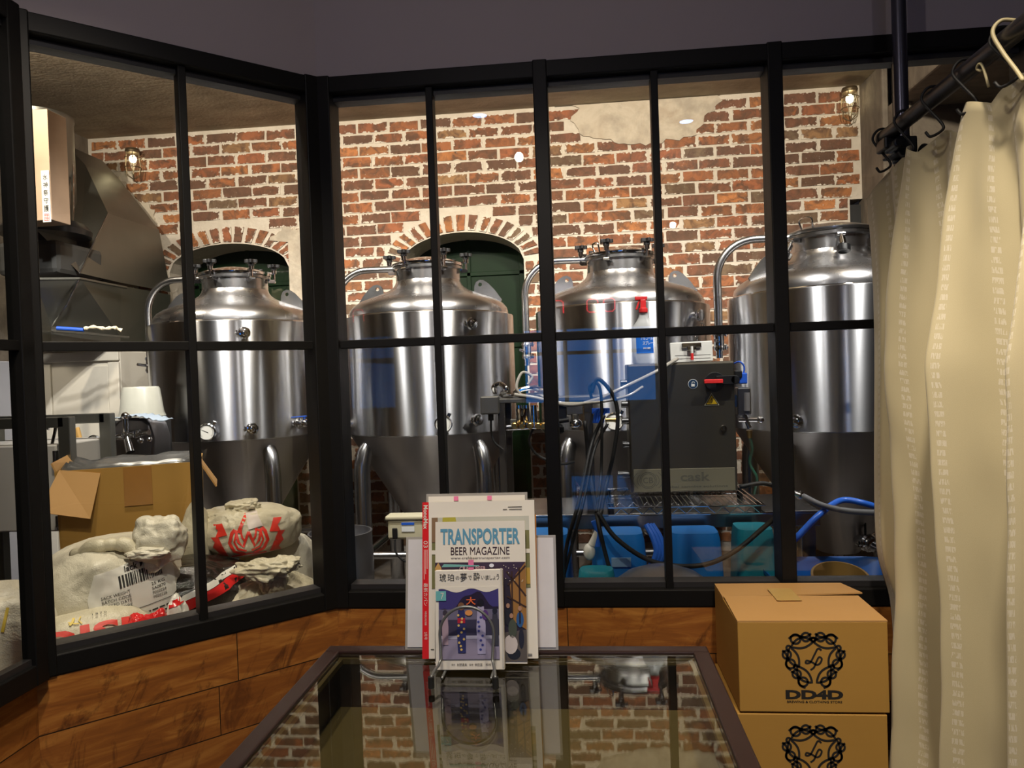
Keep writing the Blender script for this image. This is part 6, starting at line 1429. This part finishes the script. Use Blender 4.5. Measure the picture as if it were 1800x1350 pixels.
# ------------------------------------------------------------ curtain, rod, pole
M_ROD = plain('gunmetal_tube', (.055, .050, .055), .32, .75, .05)
def curtain():
    t = thing('curtain', 'cream satin curtain with shimmering dotted stripes hanging from the rod at right', 'curtain', (.78, 1.6, .02))
    ns, nz = 260, 90; ys0, ys1 = 1.975, .95; Zb = .03
    hooks = [1.90, 1.765, 1.63, 1.50, 1.37, 1.24, 1.11, .98]
    vs = []
    for i in range(ns + 1):
        s = i / ns; y = ys0 + (ys1 - ys0) * s
        k = (1.90 - y) / .133; fr = k - math.floor(k)
        ztop = 1.737 - .030 * (1 - abs(2 * fr - 1)) ** 1.3 * (1 if k < 7 else 0) + .006 * math.sin(k * 2.3) + max(0, (1.55 - y)) * .03
        for j in range(nz + 1):
            u = j / nz; z = ztop + (Zb - ztop) * u
            dn = 1.737 - z
            grow = .012 + .040 * min(1, dn / .5)
            x = .772 + grow * (math.sin(k * PI * 1.05 + .7 * math.sin(dn * 1.3) + .6) + .45 * math.sin(k * 2.3 * PI + 1.7 + dn * .5)) * (1 + .3 * noise.noise(V((k, dn * .8, 4))))
            x += min(1, dn / .2) * .013 * math.sin(k * 3.3 * PI + .9 * math.sin(dn * 1.7)) + .020 * noise.noise(V((k * .9, dn * 1.6, 1))) + .005 * noise.noise(V((k * 3, dn * 7, 6)))
            if y > 1.82:
                w_ = min(1, (y - 1.82) / .12); w_ = w_ * w_ * (3 - 2 * w_); lo = 1 / (1 + math.exp((z - .69) / .03))
                x = x * (1 - w_) + w_ * (.752 + .006 * math.sin(dn * 5) + .034 * lo); z -= .040 * w_ * math.exp(-dn / .3)
            pinch = math.exp(-dn / .05) * math.cos(fr * 2 * PI) * .008
            yy = y + .012 * math.sin(k * 2 * PI + 1) * min(1, dn / .3)
            vs.append(V((x + pinch, yy, z)))
    bm = bmesh.new(); uvl = bm.loops.layers.uv.new('UVMap'); bv = [bm.verts.new(v) for v in vs]; W1 = nz + 1
    for i in range(ns):
        for j in range(nz):
            f = bm.faces.new((bv[i * W1 + j], bv[(i + 1) * W1 + j], bv[(i + 1) * W1 + j + 1], bv[i * W1 + j + 1])); f.smooth = True
            for lp, (a, b) in zip(f.loops, ((i, j), (i + 1, j), (i + 1, j + 1), (i, j + 1))): lp[uvl].uv = (a / ns * 1.6, b / nz * 1.7)
    off = wloc(t); bmesh.ops.translate(bm, verts=bm.verts, vec=-off)
    me = bpy.data.meshes.new('curtain_cloth'); bm.to_mesh(me); bm.free()
    n = NT('cream_satin'); sx = n.n('ShaderNodeSeparateXYZ'); n.l(n.n('ShaderNodeUVMap').outputs[0], sx.inputs[0])
    st = n.math('FRACT', n.math('DIVIDE', sx.outputs[0], .088)); band = n.math('LESS_THAN', n.math('ABSOLUTE', n.math('SUBTRACT', st, .5)), .085)
    ds = n.math('FRACT', n.math('DIVIDE', sx.outputs[1], .019)); dash = n.math('LESS_THAN', n.math('ABSOLUTE', n.math('SUBTRACT', ds, .5)), .30)
    cbv = n.n('ShaderNodeCombineXYZ'); n.l(n.math('MULTIPLY', sx.outputs[0], 500), cbv.inputs[0]); n.l(n.math('MULTIPLY', sx.outputs[1], 60), cbv.inputs[1])
    spk = n.math('GREATER_THAN', n.noise(cbv.outputs[0], 1.0, 2), .47)
    msk = n.math('MULTIPLY', n.math('MULTIPLY', band, dash), spk)
    cv = n.n('ShaderNodeCombineXYZ'); n.l(n.math('MULTIPLY', sx.outputs[0], 900), cv.inputs[0]); n.l(n.math('MULTIPLY', sx.outputs[1], 900), cv.inputs[1])
    we = n.noise(cv.outputs[0], 1.0, 2)
    n.set(n.mix(we, (.48, .415, .25), (.58, .51, .32)), n.math('SUBTRACT', .52, n.math('MULTIPLY', msk, .24)))
    n.l(n.mix(msk, n.mix(we, (.48, .415, .25), (.58, .51, .32)), (.66, .60, .46)), n.b.inputs['Base Color'])
    n.b.inputs['Sheen Weight'].default_value = .25; n.b.inputs['Subsurface Weight'].default_value = 0
    n.bump(n.math('ADD', n.math('MULTIPLY', we, .3), msk), .25, .002)
    me.materials.append(n.m); o = bpy.data.objects.new('curtain_cloth', me); COL.objects.link(o); o.parent = t
    sd = o.modifiers.new('thickness', 'SOLIDIFY'); sd.thickness = .0015
    return t, hooks
CT, hooks = curtain()
rod = thing('curtain_rod', 'dark metal curtain rod running towards the viewer at upper right', 'curtain rod', (.76, 1.5, 1.80)); MB().cyl((.76, 1.885, 1.795), (.76, .80, 1.812), .0175, n=24).done('tube', M_ROD, rod, True)
MB().cyl((.76, 1.89, 1.795), (.76, 1.875, 1.795), .019, n=24).done('end_cap', M_BLACKP, rod, True)
pole = thing('support_pole', 'vertical dark steel pole clamped to the curtain rod', 'pole', (.818, 1.925, 0)); MB().cyl((.822, 1.93, .0), (.822, 1.93, 2.775), .0172, n=24).done('tube', plain('blue_black_tube', (.10, .10, .13), .28, .8, .05), pole, True)
mb = MB(); mb.box((.770, 1.858, 1.770), (.06, .055, .030)); mb.cyl((.76, 1.86, 1.76), (.76, 1.80, 1.76), .012); mb.box((.800, 1.895, 1.770), (.055, .075, .040)); mb.cyl((.822, 1.93, 1.745), (.822, 1.93, 1.795), .026); mb.cyl((.84, 1.87, 1.76), (.855, 1.85, 1.745), .014); mb.done('clamp', M_BLACKP, pole, bevel=.004)
for k, y in enumerate(hooks[:-2]):
    y_ = y - .01 if k == 0 else y; h = thing('curtain_hook', 'bent black wire hook on the curtain rod, %s' % ('at its far end' , 'second from the far end', 'third from the far end', 'fourth from the far end', 'fifth from the far end', 'nearest, beside the picture edge')[k], 'curtain hook', (.76, y_, 1.80), 'wire hooks on the curtain rod')
    zr = 1.796 + (1.885 - y_) * .0157
    pts = [V((.76 + .024 * math.cos(a), y_, zr + .024 * math.sin(a))) for a in [math.radians(q) for q in (-10, 20, 60, 90, 120, 160, 195)]] + [V((.748, y_ - .015, zr - .035)), V((.762, y_ - .03, zr - .066)), V((.762, y_ - .028, zr - .078)), V((.75, y_ - .005, zr - .083)), V((.745, y_ + .006, zr - .070))]
    MB().tube(spline(pts, 5), .0030, 8).done('hook_wire', M_BLACK, h, True, ang=180)
hc_ = thing('hanging_cord', 'pale plastic cord looped over the near end of the curtain rod', 'cord', (.76, 1.36, 1.80)); MB().tube(spline([V((.775, 1.355, 1.830)), V((.75, 1.36, 1.835)), V((.735, 1.36, 1.815)), V((.742, 1.345, 1.775)), V((.752, 1.325, 1.735)), V((.755, 1.31, 1.71))], 6), .0035, 8).done('cord', plain('yellowed_cord', (.42, .36, .20), .5), hc_, True, ang=180)
MB().tube(spline([V((.752, 1.43, 1.775)), V((.747, 1.436, 1.782)), V((.747, 1.428, 1.788)), V((.750, 1.422, 1.780)), V((.756, 1.415, 1.74))], 6), .0025, 8).done('cord_curl', plain('yellowed_cord', (.42, .36, .20), .5), hc_, True, ang=180)
# red tube sign on the rear wall, seen only as a reflection
ns_ = thing('tube_sign', 'small red tube sign on the rear wall, mirrored in the glass', 'sign', (.05, -3.24, 1.87))
for k, (x, kind) in enumerate(((-.22, 0), (.13, 1), (.30, 1))):
    w_, h_ = .055, .065
    pts = [(w_, -h_), (w_, h_ * .7), (w_ * .6, h_), (-w_ * .6, h_), (-w_, h_ * .7), (-w_, -h_)] if kind == 0 else [(w_, -h_ * .6), (w_, h_ * .7), (w_ * .6, h_), (-w_ * .6, h_), (-w_, h_ * .7), (-w_, -h_ * .7), (-w_ * .6, -h_), (w_ * .6, -h_)]
    MB().tube([V((x + a, -3.235, 1.90 + b)) for a, b in pts], .006, 8, closed=(kind == 1)).done('light_tube', emit('red_tube', (1, .02, .04), 9), ns_, True)
# small recessed downlights in the room ceiling, mirrored in the glass
for k, (x, y) in enumerate(((.70, -.45), (-.55, -.1))):
    d_ = thing('downlight', ('recessed downlight above and right of the camera', 'recessed downlight above and left of the camera')[k], 'ceiling light', (x, y, 2.78))
    MB().lathe([(.052, 0), (.052, -.006), (.044, -.006), (.044, .0)], 32, None, (x, y, 2.779)).done('bezel', M_FRAME, d_, True); MB().lathe([(.0001, -.003), (.042, -.003)], 32, None, (x, y, 2.779)).done('lens', emit('cool_lens', (.35, .6, 1.0), 16), d_)
